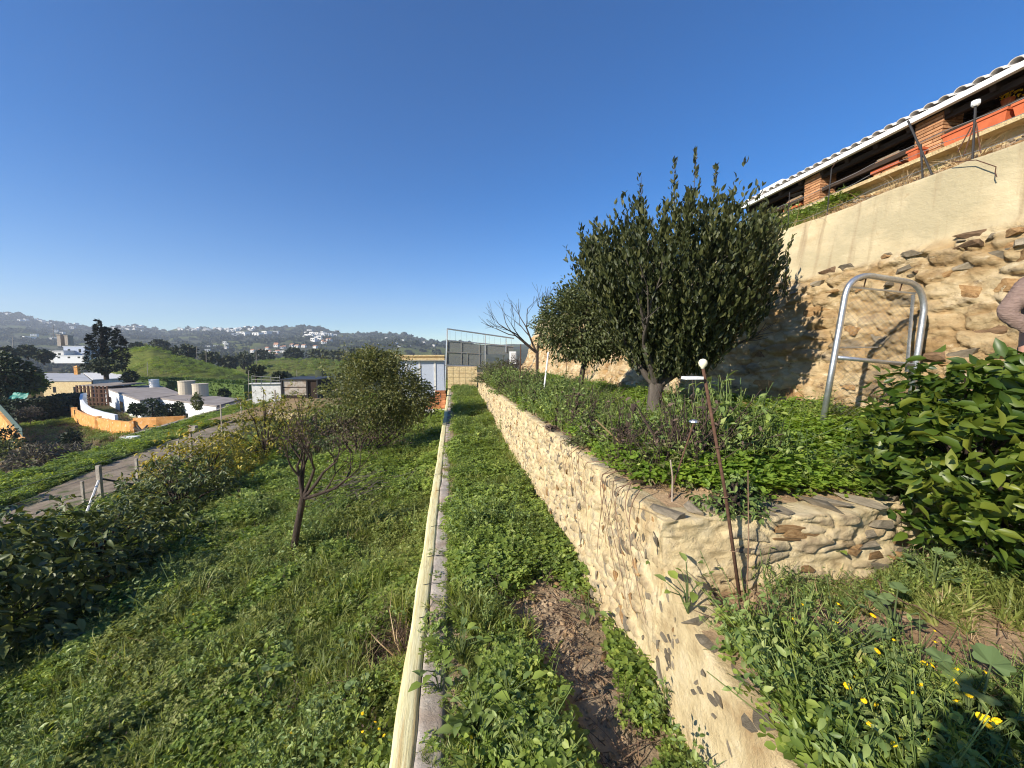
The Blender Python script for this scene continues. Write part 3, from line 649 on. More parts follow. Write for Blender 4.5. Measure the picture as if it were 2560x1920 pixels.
# cross wall between the two terraces
CW = thing('cross_wall', 'short beige rubble wall with slate slabs on top, crossing between the two terraces', 'wall')
def cw_y(X): return 2.36 - .05 * np.sin((X - 1.4) * 1.3) + .10 * sstep(2.9, 4.0, X)
def cw_face():
    xs = np.arange(1.38, 4.12, .014); ts = np.linspace(0, 1, 56)
    X, T = np.meshgrid(xs, ts, indexing='ij'); top = 1.27 + .03 * (fbm(X * 3, 0 * X, 0, 2, 67) - .5) - .12 * sstep(3.5, 4.1, X); Z = .6 + T * (top - .6)
    wv = fbm(X * 4, Z * 4, 0, 2, 59) - .5; ce, cc = cells(X + .12 * wv, Z + .05 * wv, .26, .085, 15); cm = sstep(.05, .24, ce) * (cc > .38) * sstep(1.75, 2.2, X + .4 * (cc - .5))
    Yv = cw_y(X) - cm * (.005 + .022 * cc) - .09 * (fbm(X * 2.2, Z * 5, 0, 3, 68) - .5) - .07 * np.abs(fbm(X * 5, Z * 12, 0, 3, 69) - .5) - .02 * (fbm(X * 16, Z * 22, 0, 2, 60) - .5)
    V = np.stack([X, Yv, Z], -1).reshape(-1, 3); n = len(ts); m = len(xs)
    i = np.arange(m - 1)[:, None] * n + np.arange(n - 1)[None, :]; q = [np.stack([i, i + n, i + n + 1, i + 1], -1).reshape(-1, 4)]
    k = len(V); w = np.linspace(0, 1, 7)[1:]; X2, W = np.meshgrid(xs, w, indexing='ij')
    Y2 = cw_y(X2) + .36 * W; Z2 = 1.27 + .03 * (fbm(X2 * 5, Y2 * 5, 0, 3, 70) - .5) - .12 * sstep(3.5, 4.1, X2) - .06 * W ** 3
    V = np.concatenate([V, np.stack([X2, Y2, Z2], -1).reshape(-1, 3)]); nw = len(w)
    row = np.concatenate([(np.arange(m) * n + n - 1)[:, None], k + np.arange(m)[:, None] * nw + np.arange(nw)[None, :]], 1)
    q.append(np.stack([row[:-1, :-1], row[1:, :-1], row[1:, 1:], row[:-1, 1:]], -1).reshape(-1, 4))
    me = np_mesh('mortar', V, q, [M['masonry']], smooth=True); stone_attr(me, cm, cc); return me
link('mortar_face', cw_face(), CW)
for X in np.arange(1.5, 3.9, .165):
    if random.random() < .35: continue
    X += random.uniform(-.06, .06)
    put_stone(CW, (X, float(cw_y(X)) + random.uniform(.09, .14), 1.292 - .12 * float(sstep(3.5, 4.1, X))), (random.uniform(.09, .15), random.uniform(.26, .36), .05), (random.uniform(-.1, .1), random.uniform(-.06, .06), random.uniform(.2, .7)), random.choice(ROCK_G), 'coping_stone')
for k in range(20):
    X = random.uniform(1.9, 4.0); z = random.uniform(.8, 1.2); oc = random.random() < .6
    put_stone(CW, (X, float(cw_y(X)) - .015, z), (random.uniform(.10, .32), random.uniform(.045, .065), random.uniform(.03, .09)), (0, random.uniform(-.12, .12), random.uniform(-.1, .1)), random.choice(ROCK_O if oc else ROCK_G))

# cream wall at the edge of the orchard
YW_ = thing('cream_wall', 'long narrow wall with streaky cream painted top between orchard and path', 'wall')
def strip_wall(name, x0, x1, z0, ztop, mat, seed, wob):
    ys = np.concatenate([np.arange(-.3, 10, .06), np.arange(10, 26.2, .2)]); m = len(ys)
    a = x0 + wob * (fbm(ys * 1.5, 0 * ys, 0, 3, seed) - .5); b = x1 + wob * (fbm(ys * 1.8, 0 * ys, 3, 3, seed + 1) - .5); w = np.linspace(0, 1, 7)
    Y, W = np.meshgrid(ys, w, indexing='ij'); X = a[:, None] * (1 - W) + b[:, None] * W
    Z = ztop(X, Y) - .012 * (np.abs(W - .5) * 2) ** 6
    low = np.stack([a, ys, 0 * ys + z0], -1)[:, None, :]; hi = np.stack([b, ys, 0 * ys + z0], -1)[:, None, :]
    V = np.concatenate([low, np.stack([X, Y, Z], -1), hi], 1); n = V.shape[1]; V = V.reshape(-1, 3)
    i = np.arange(m - 1)[:, None] * n + np.arange(n - 1)[None, :]; q = [np.stack([i, i + 1, i + n + 1, i + n], -1).reshape(-1, 4)[:, ::-1]]
    return link(name, np_mesh(name, V, q, [mat], smooth=False), YW_)
strip_wall('painted_top', -.395, -.258, -1.4, lambda X, Y: .055 + .008 * (fbm(X * 60, Y * 2, 0, 2, 81) - .5) + .01 * (fbm(X * 9, Y * 5, 0, 3, 80) - .5), M['yellow'], 83, .030)
strip_wall('concrete_footing', -.2575, -.08, -.4, lambda X, Y: .050 + .022 * (fbm(X * 10, Y * 6, 0, 3, 82) - .5), M['concrete'], 87, .05)
for Y in (2.62, 3.35, 3.85, 4.4, 5.2, 6.6):
    MB().tube([(-.33, Y, .062), (-.24, Y + .015, .066), (-.16, Y - .02, .075), (-.11, Y, .07)], .003, 4).build('tie_wire', M['dark_metal'], YW_)

# ------------------------------------------------------------------ high battered wall under the house
HW = thing('high_wall', 'tall battered golden rock wall, smooth plaster on its upper part, below the house', 'wall')
def hw_x(Y, Z):
    Y = np.asarray(Y, float); Z = np.asarray(Z, float)
    t = np.clip((Z - 1.1) / 3.83, 0, 1); xb = 6.35 - 1.15 * sstep(4.8, 8.0, Y)
    return xb + (6.74 - xb) * t ** .62
def hw_plaster(Y, Z): return sstep(3.82, 4.02, np.asarray(Z) + .5 * (fbm(np.asarray(Y) * .7, np.asarray(Z) * .7, 0, 3, 90) - .5))
def hw_cells(Y, Z):
    w = fbm(Y * 1.3, Z * 1.3, 0, 3, 89) - .5; w2 = fbm(Y * 1.3 + 9, Z * 1.3, 0, 3, 88) - .5; big = sstep(3.2, 2.7, Z + .5 * w)
    e, c = cells(Y + .5 * w, Z + .25 * w2 + .06 * Y, .42, .20, 25); return sstep(.04, .24, e) * (c > .18), c
def hw_disp(Y, Z):
    cm_, cc_ = hw_cells(Y, Z)
    pl = hw_plaster(Y, Z); rk = 1 - pl
    d = rk * (.24 * (fbm(Y * 1.1, Z * 1.6, 0, 3, 91) - .5) + .16 * (np.abs(fbm(Y * 2.2, Z * 4.4, 0, 4, 92) - .5)) + .10 * (fbm(Y * 6, Z * 10, 0, 3, 93) - .5) + .05 * (fbm(Y * 17, Z * 24, 0, 2, 99) - .5) + cm_ * (.015 + .065 * cc_))
    d = d + pl * (.10 * (fbm(Y * .8, Z * .8, 0, 3, 94) - .5) + .02 * (np.abs(fbm(Y * 3, Z * 3, 0, 3, 95) - .5)))
    return d
def hw_mesh():
    ys = np.concatenate([np.arange(-3, 1.5, .15), np.arange(1.5, 9, .025), np.arange(9, 14, .07), np.arange(14, 31, .2)]); zs = np.linspace(1.0, 4.93, 150)
    Y, Z = np.meshgrid(ys, zs, indexing='ij'); X = hw_x(Y, Z) - hw_disp(Y, Z)
    Zt = Z + (.07 * (fbm(Y * 1.5, 0 * Y, 0, 3, 96) - .5)) * sstep(4.4, 4.93, Z)
    V = np.stack([X, Y, Zt], -1).reshape(-1, 3); n = len(zs); m = len(ys)
    i = np.arange(m - 1)[:, None] * n + np.arange(n - 1)[None, :]; q = [np.stack([i, i + 1, i + n + 1, i + n], -1).reshape(-1, 4)]
    k = len(V); w = np.linspace(0, 1, 6)[1:]; Y2, W = np.meshgrid(ys, w, indexing='ij')
    X2 = 6.74 - .02 + W * .4; Z2 = 4.93 + .07 * (fbm(Y2 * 1.5, 0 * Y2, 0, 3, 96) - .5) + .04 * (fbm(X2 * 5, Y2 * 5, 0, 2, 97) - .5) - .05 * W
    V = np.concatenate([V, np.stack([X2, Y2, Z2], -1).reshape(-1, 3)]); nw = len(w)
    row = np.concatenate([(np.arange(m) * n + n - 1)[:, None], k + np.arange(m)[:, None] * nw + np.arange(nw)[None, :]], 1)
    q.append(np.stack([row[:-1, :-1], row[:-1, 1:], row[1:, 1:], row[1:, :-1]], -1).reshape(-1, 4))
    me = np_mesh('rock_face', V, q, [], smooth=True)
    a = me.color_attributes.new('plaster', 'FLOAT_COLOR', 'POINT'); p = np.concatenate([hw_plaster(Y, Z).ravel(), np.ones(Y2.size)])
    m_, c_ = hw_cells(Y, Z); z0_ = np.zeros(Y2.size); mk = np.concatenate([m_.ravel(), z0_]); ck = np.concatenate([c_.ravel(), z0_])
    a.data.foreach_set('color', np.stack([p, mk, ck, np.ones_like(p)], -1).astype(np.float32).ravel())
    mt, N, L, B = nt('wall_render')
    geo = N.new('ShaderNodeNewGeometry'); pos = geo.outputs['Position']
    mp = N.new('ShaderNodeMapping'); mp.inputs['Scale'].default_value = (1, .75, 1.3); L.new(pos, mp.inputs[0])
    def noise(sc, det=8, ro=.62):
        t = N.new('ShaderNodeTexNoise'); t.inputs['Scale'].default_value = sc; t.inputs['Detail'].default_value = det; t.inputs['Roughness'].default_value = ro; L.new(mp.outputs[0], t.inputs['Vector']); return t.outputs[0]
    def mix(f, a_, b_):
        x = N.new('ShaderNodeMix'); x.data_type = 'RGBA'; L.new(f, x.inputs[0])
        for s_, q_ in ((6, a_), (7, b_)):
            if isinstance(q_, tuple): x.inputs[s_].default_value = (*q_, 1)
            else: L.new(q_, x.inputs[s_])
        return x.outputs[2]
    def rng_(f, lo, hi):
        r_ = N.new('ShaderNodeMapRange'); r_.inputs[1].default_value = lo; r_.inputs[2].default_value = hi; L.new(f, r_.inputs[0]); return r_.outputs[0]
    rock = ramp(N, [(.28, (.20, .125, .055)), (.42, (.39, .265, .13)), (.55, (.56, .43, .245)), (.72, (.72, .60, .40))]); L.new(noise(2.2), rock.inputs[0])
    c = mix(rng_(noise(1.2, 8, .7), .50, .64), rock.outputs[0], (.40, .25, .11))
    c = mix(rng_(noise(5, 8), .60, .72), c, (.74, .62, .42))
    c = mix(rng_(noise(3.3, 9, .75), .58, .68), c, (.13, .085, .05))  # dark noise patches paint the shade of crevices into the rock colour
    c = mix(rng_(noise(11, 8, .7), .60, .70), c, (.22, .14, .075))
    pl = ramp(N, [(.3, (.43, .33, .185)), (.5, (.57, .465, .285)), (.72, (.65, .55, .36))]); L.new(noise(1.5, 9), pl.inputs[0])
    p2 = mix(rng_(noise(.55, 5), .48, .62), pl.outputs[0], (.42, .355, .22))
    p2 = mix(rng_(noise(7, 9, .75), .60, .78), p2, (.40, .29, .16))
    at = N.new('ShaderNodeVertexColor'); at.layer_name = 'plaster'
    sp = N.new('ShaderNodeSeparateColor'); L.new(at.outputs[0], sp.inputs[0])
    sr_ = ramp(N, [(0, (.56, .45, .27)), (.3, (.42, .28, .14)), (.5, (.54, .41, .23)), (.7, (.30, .21, .125)), (.85, (.23, .195, .14)), (1, (.48, .32, .16))]); L.new(sp.outputs[2], sr_.inputs[0])
    sg = N.new('ShaderNodeMath'); sg.operation = 'MULTIPLY'; L.new(sp.outputs[1], sg.inputs[0]); L.new(rng_(noise(2.6, 8, .7), .58, .40), sg.inputs[1])
    c = mix(sg.outputs[0], c, sr_.outputs[0])
    mp2 = N.new('ShaderNodeMapping'); mp2.inputs['Scale'].default_value = (1, 3.2, .22); L.new(pos, mp2.inputs[0]); tz = N.new('ShaderNodeTexNoise'); tz.inputs['Scale'].default_value = 2.2; tz.inputs['Detail'].default_value = 8; L.new(mp2.outputs[0], tz.inputs['Vector'])
    p2 = mix(rng_(tz.outputs[0], .54, .72), p2, (.34, .26, .155))
    L.new(mix(sp.outputs[0], c, p2), B.inputs['Base Color'])
    B.inputs['Roughness'].default_value = .95; B.inputs['Specular IOR Level'].default_value = .15
    bp = N.new('ShaderNodeBump'); bp.inputs['Distance'].default_value = .055; sr = N.new('ShaderNodeMapRange'); sr.inputs[3].default_value = 1.0; sr.inputs[4].default_value = .4; L.new(sp.outputs[0], sr.inputs[0]); L.new(sr.outputs[0], bp.inputs['Strength'])
    L.new(noise(16, 10, .72), bp.inputs['Height'])
    b2 = N.new('ShaderNodeBump'); b2.inputs['Strength'].default_value = .5; b2.inputs['Distance'].default_value = .05; L.new(noise(2.2, 5, .5), b2.inputs['Height']); L.new(bp.outputs[0], b2.inputs['Normal'])
    L.new(b2.outputs[0], B.inputs['Normal']); me.materials.append(mt)
    return link('rock_face', me, HW)
hw_mesh()
ROCK_B = [rock_mesh(s + 40, surf('brown_stone', [(0.3, (.11, .07, .04)), (0.55, (.20, .125, .07)), (0.75, (.30, .20, .12))], scale=4, bump=0.9, coord='obj', rnd=0.35, bscale=18)) for s in range(4)]
def wall_stone(Y, z, w, h, rocks, prot=.03, tilt=0.0):
    x = float(hw_x(Y, z) - hw_disp(np.array(Y), np.array(z)))
    put_stone(HW, (x + .35 * prot, Y, z), (prot * 2.6, w, h), (tilt, -.12, random.uniform(-.12, .12)), random.choice(rocks))
for k in range(90):                                   # band of slabs just under the plaster
    Y = 2.2 + random.random() ** 1.4 * 9; z = random.uniform(3.45, 3.95); w = random.uniform(.12, .42)
    wall_stone(Y, z, w, w * random.uniform(.25, .5), random.choice((ROCK_G, ROCK_G, ROCK_B, ROCK_O)), random.uniform(.05, .10), random.uniform(-.25, .1))
for k in range(70):                                   # rocks in the lower face
    Y = 2.0 + random.random() ** 1.7 * 13; z = random.uniform(1.3, 3.35); w = random.uniform(.12, .55)
    wall_stone(Y, z, w, w * random.uniform(.35, .8), random.choice((ROCK_O, ROCK_O, ROCK_O, ROCK_B, ROCK_G)), random.uniform(.035, .08), random.uniform(-.3, .3))
for (x, Y, z, s) in [(5.05, 5.9, 1.42, .5), (4.85, 6.5, 1.38, .42), (5.2, 5.3, 1.45, .38), (5.0, 7.1, 1.40, .45), (5.45, 4.7, 1.44, .36), (4.75, 7.7, 1.36, .36)]:
    put_stone(HW, (x, Y, z), (s, s * 1.3, s * .6), (random.uniform(-.2, .2), random.uniform(-.2, .2), random.uniform(0, 3)), random.choice(ROCK_O), 'boulder')

#@@PART2
# ------------------------------------------------------------------ house with the tiled porch above the wall
HS = thing('porch_house', 'house with long white-edged tiled porch roof on brick pillars above the high wall', 'house')
Y0, Y1 = -3.0, 10.15
MB().box(7.98, 8.06, Y0, Y1, 6.44, 6.525).build('white_gutter', M['white'], HS)
deck = MB(); deck.hexa([(8.06, Y0, 6.45), (13.2, Y0, 8.23), (13.2, Y1, 8.23), (8.06, Y1, 6.45), (8.06, Y0, 6.52), (13.2, Y0, 8.30), (13.2, Y1, 8.30), (8.06, Y1, 6.52)])
deck.build('roof_deck', M['darkwood'], HS)
def tile_mesh(up=True):
    v, f = [], []; n = 7
    for (x, r) in ((0, .085), (.46, .072)):
        for rr in (r, r - .014):
            for k in range(n):
                a = math.pi * k / (n - 1); v.append((x, -rr * math.cos(a), rr * math.sin(a) * .72))
    for k in range(n - 1):
        f += [(k, k + 1, 2 * n + k + 1, 2 * n + k), (n + k, 3 * n + k, 3 * n + k + 1, n + k + 1), (k, n + k, n + k + 1, k + 1), (2 * n + k, 2 * n + k + 1, 3 * n + k + 1, 3 * n + k)]
    me = bpy.data.meshes.new('roof_tile'); me.from_pydata(v, [], f); me.materials.append(M['tilem']); return me
TM = tile_mesh(); sl = math.atan2(1.78, 5.14)
ty = np.arange(Y0 + .1, Y1 - .05, .205)
for row in range(2):
    for y in ty:
        x = 7.96 + row * .40 * math.cos(sl); z = 6.53 + row * .40 * math.sin(sl) + .012
        o = link('roof_tile', TM, HS); o.location = (x + random.uniform(-.012, .012), y + random.uniform(-.006, .006), z + random.uniform(0, .01)); o.rotation_euler = (0, -sl, 0)
tv = np.array([v.co[:] for v in TM.vertices]); tf = np.array([p.vertices[:] for p in TM.polygons]); VV, FF, b = [], [], 0
for row in range(2, 13):
    for y in ty:
        c, s = math.cos(sl), math.sin(sl)
        p = np.stack([tv[:, 0] * c - tv[:, 2] * s + 7.96 + row * .40 * c, tv[:, 1] + y, tv[:, 0] * s + tv[:, 2] * c + 6.545 + row * .40 * s], 1); VV.append(p); FF.append(tf + b); b += len(p)
o = link('upper_roof_tiles', np_mesh('upper_roof_tiles', np.concatenate(VV), [np.concatenate(FF)], [M['tilem']]), HS); o['kind'] = 'stuff'
for z, x, r in ((6.36, 8.22, .045), (6.08, 8.24, .042), (6.44, 8.9, .055)):
    MB().box(x - r, x + r, Y0 + .05, Y1 - .1, z - r, z + r).build('beam', M['darkwood'], HS)
for y in np.arange(Y0 + .3, Y1, .55):
    MB().bar((8.1, y, 6.40), (11.9, y, 6.40 + 3.8 * .346), .07, .09).build('rafter', M['darkwood'], HS)
MB().box(11.9, 12.1, Y0, Y1 - .1, 5.2, 7.9).build('back_wall', M['darkwood'], HS)  # dark brown carries the porch shade in its colour
ew = MB(); ew.hexa([(8.7, Y1 - .3, 5.4), (12.1, Y1 - .3, 5.4), (12.1, Y1 - .15, 5.4), (8.7, Y1 - .15, 5.4), (8.7, Y1 - .3, 6.70), (12.1, Y1 - .3, 7.88), (12.1, Y1 - .15, 7.88), (8.7, Y1 - .15, 6.70)]); ew.build('end_wall', M['darkwood'], HS)  # coloured dark to stand in for the shade inside the porch
MB().box(8.2, 12, Y0, Y1, 5.35, 5.50).build('porch_floor', M['concrete'], HS)
MB().box(8.10, 8.22, Y0, Y1 - .1, 5.40, 5.745).build('parapet', M['mortar'], HS)
MB().box(8.6, 9.6, 9.35, 10.1, 6.78, 7.0).build('roof_kerb', M['white'], HS)
BR = MB().box(-.133, .133, -.063, .063, -.022, .022).mesh('brick', M['brick'])
def pillar(x, y, z0, z1, par, w=.40):
    core = MB().box(x - w / 2 + .02, x + w / 2 - .02, y - w / 2 + .02, y + w / 2 - .02, z0, z1).build('pillar_core', M['brickmortar'], par)
    z = z0 + .03; k = 0; h = w / 2 - .063; q = w / 2 - .133
    while z < z1 - .01:
        sgn = 1 if k % 2 == 0 else -1
        for (dx, dy, rz) in ((-h, -q * sgn, 90), (h, q * sgn, 90), (q * sgn, -h, 0), (-q * sgn, h, 0)):
            o = link('brick', BR, core); o.location = (x + dx + random.uniform(-.004, .004), y + dy + random.uniform(-.004, .004), z); o.rotation_euler = (random.uniform(-.015, .015), random.uniform(-.015, .015), R(rz + random.uniform(-1.5, 1.5)))
        z += .0565; k += 1
for (px, py, x) in ((2346, 320, 8.35), (2050, 462, 8.35)):
    p = atx(px, py, x); pillar(x, p.y, 5.50, 6.47, HS)
for (px, py, x) in ((2240, 385, 8.5), (2003, 500, 8.5)):
    p = atx(px, py, x); pillar(x, p.y, 5.45, 6.22, HS, .42); MB().box(x - .25, x + .25, p.y - .25, p.y + .25, 5.96, 6.02).build('pillar_band', M['terracotta'], HS)
for k, (a, b) in enumerate(((2371, 2528), (2541, 2640), (2285, 2312))):
    ya, yb = atx(a, 300, 8.0).y, atx(b, 300, 8.0).y
    t = thing('planter_box', ['long terracotta window box on the parapet beside the large brick pillar', 'terracotta window box at the picture edge, beyond the long one', 'small terracotta box on the parapet half hidden behind the thin leaning pole'][k], 'planter', (8.0, (ya + yb) / 2, 5.747), 0, 'terracotta window boxes on the porch parapet')
    L_ = abs(ya - yb) / 2
    mb = MB(); mb.hexa([(-.07, -L_ + .03, 0), (.07, -L_ + .03, 0), (.07, L_ - .03, 0), (-.07, L_ - .03, 0), (-.09, -L_, .17), (.09, -L_, .17), (.09, L_, .17), (-.09, L_, .17)]); mb.build('box', M['terracotta'], t)
    MB().box(-.105, .105, -L_ - .012, L_ + .012, .165, .20).build('rim', M['terracotta'], t)
    MB().box(-.08, .08, -L_ + .02, L_ - .02, .19, .203).build('potting_soil', M['soil'], t)
MB().box(7.88, 8.10, Y0, Y1 - .1, 5.68, 5.744).build('parapet_ledge', M['mortar'], HS)
t = thing('flower_pot', 'small pot of orange and yellow flowers hanging under the porch roof edge', 'flower pot', tuple(atx(2520, 248, 8.5)))
MB().lathe((0, 0, -.12), [(.05, 0), (.075, .12)], 12).build('pot', M['terracotta'], t)
P = rng.normal(0, .05, (60, 3)) + [0, 0, .05]; foliage('flowers', P, P + [0, 0, .1], .045, .8, M['yellowfl'], t)
MB().tube([(0, 0, 0), (0, 0, .45)], .003, 4).build('cord', M['dark_metal'], t)

bank_items = []
for k in range(800):
    x, y = random.uniform(6.9, 7.95), 1.5 + random.random() ** 1.2 * 12; q = random.uniform(.03, .13)
    bank_items.append(((x, y, float(z_bank(np.array(x), np.array(y))) + .01), (q, q * random.uniform(.8, 1.8), q * .6), (random.uniform(-.4, .4), -.4, random.uniform(0, 3)), random.choice(ROCK_O + ROCK_G)))
bk = thing('rubble', 'loose pale rubble on the bank between the high wall top and the porch', 'rubble', (0, 0, 0)); stones_joined('loose_stones', bk, bank_items)
# posts and wires on the wall top
def wall_post(pts, label, cap=False, r=.018):
    base = atx(*pts[0][0], 6.95); base.z = 4.9
    t = thing('fence_post', label, 'fence post', tuple(base))
    for i, (a, b) in enumerate(pts):
        A, B = atx(*a, 6.95), atx(*b, 6.95)
        if i == 0: A.z = 4.88
        MB().tube([A - base, B - base], (r if i == 0 else r * .6) * .75, 6).build('pole' if i == 0 else 'strut', M['rust'] if i else M['dark_metal'], t)
        if i == 0 and cap: MB().lathe(tuple(B - base), [(.03, -.02), (.045, 0), (.045, .05), (.01, .06)], 10).build('cap', M['white'], t)
wall_post([((2433, 390), (2439, 262)), ((2409, 389), (2436, 310)), ((2394, 380), (2428, 318)), ((2452, 383), (2440, 305))], 'dark iron post with white cap and splayed struts on the high wall top', True)
wall_post([((2342, 427), (2270, 302))], 'rusty pole leaning strongly across the porch on the high wall top')
wall_post([((2309, 453), (2302, 360))], 'short upright rusty stake beside the leaning pole on the high wall')
wall_post([((2068, 519), (2079, 421)), ((2079, 421), (2095, 398))], 'thin stake with light collar near the last brick pillar', False, .014)
wall_post([((1972, 525), (1974, 480))], 'short dark stake among weeds near the end of the porch', False, .012)
wf = thing('wire_fence', 'slack wires strung along the top of the high wall', 'wire fence', (6.95, 5, 5.1))
for z, sag in ((5.12, .03), (5.38, .04), (5.55, .02)):
    pts = [(0, y - 5, z - 5.1 - sag * math.sin(y * 2.1) + .01 * math.sin(y * 7)) for y in np.arange(1.5, 11, .25)]
    MB().tube(pts, .0045, 4).build('wire', M['wire'], wf)
cable = thing('cable', 'loose dark cable hanging down the plaster face near the wall top', 'cable', (6.6, 4.4, 4.6))
MB().tube([atx(x, y, 6.66) - Vector((6.6, 4.4, 4.6)) for x, y in ((2380, 405), (2440, 400), (2490, 417), (2488, 432), (2492, 442))], .006, 5).build('cord', M['rust'], cable)

# ------------------------------------------------------------------ leaning steel gate
GY = 4.32
g3 = lambda x, y: aty(x, y, GY)
G0 = g3(2054, 1072)
GT = thing('steel_gate', 'galvanised tube garden gate with rounded top and wire mesh standing before the rock wall', 'gate', tuple(G0))
def arc(a, c, b, n=6): return [((1 - t) ** 2) * a + 2 * t * (1 - t) * c + t * t * b for t in [k / n for k in range(n + 1)]]
A, B_ = g3(2054, 1072), g3(2112, 742)
pts = [A, (A + B_) / 2] + arc(B_, g3(2122, 690), g3(2172, 689)) + arc(g3(2262, 703), g3(2310, 708), g3(2310, 775)) + [g3(2298, 860), g3(2262, 1085)]
MB().tube([p - G0 for p in pts], .036, 10).build('frame', M['galv'], GT, True)
MB().tube([g3(2086, 893) - G0, g3(2282, 912) - G0], .026, 8).build('cross_bar', M['galv'], GT, True)
off = Vector((.02, .05, 0))
MB().tube([g3(2135, 716) + off - G0, g3(2296, 732) + off - G0], .014, 4).build('mesh_bar', M['galv'], GT)
for (a, b) in (((2166, 692), (2166, 718)), ((2256, 706), (2256, 728))): MB().tube([g3(*a) - G0, g3(*b) + off - G0], .008, 5).build('clip', M['rust'], GT)
MB().tube([g3(2291, 735) + off - G0, g3(2274, 930) + off - G0], .018, 4).build('side_bar', M['galv'], GT)
MB().tube([g3(2092, 868) + off - G0, g3(2200, 868) + off - G0], .012, 4).build('lower_mesh_bar', M['galv'], GT)
ua, ub, uc, ud = g3(2136, 720) + off, g3(2292, 736) + off, g3(2062, 1065) + off, g3(2256, 1080) + off
mb = MB()
def qp(s, t): return (ua * (1 - s) + ub * s) * (1 - t) + (uc * (1 - s) + ud * s) * t
NX, NY = 11, 25
for k in range(-NY, NX):
    for sg in (1, -1):
        c0 = k if sg > 0 else k + NY
        t0 = max(0, -c0 * sg / 1.0) if sg > 0 else max(0, c0 - NX); t1 = min(NY, NX - c0) if sg > 0 else min(NY, c0)
        if t1 - t0 < 1: continue
        a, b = qp((c0 + sg * t0) / NX, t0 / NY), qp((c0 + sg * t1) / NX, t1 / NY)
        mb.tube([a - G0, (a + b) / 2 - G0 + Vector((0, random.uniform(-.012, .012), 0)), b - G0], .0017, 3, cap=False)
mb.build('wire_mesh', M['wire'], GT)
GP = thing('gate_post', 'second steel tube standing close against the hinge side of the garden gate', 'post', tuple(g3(2270, 1085) + Vector((0, .06, 0))))
MB().tube([(0, 0, -.1), g3(2322, 800) - g3(2270, 1085)], .022, 8).build('tube', M['galv'], GP, True)

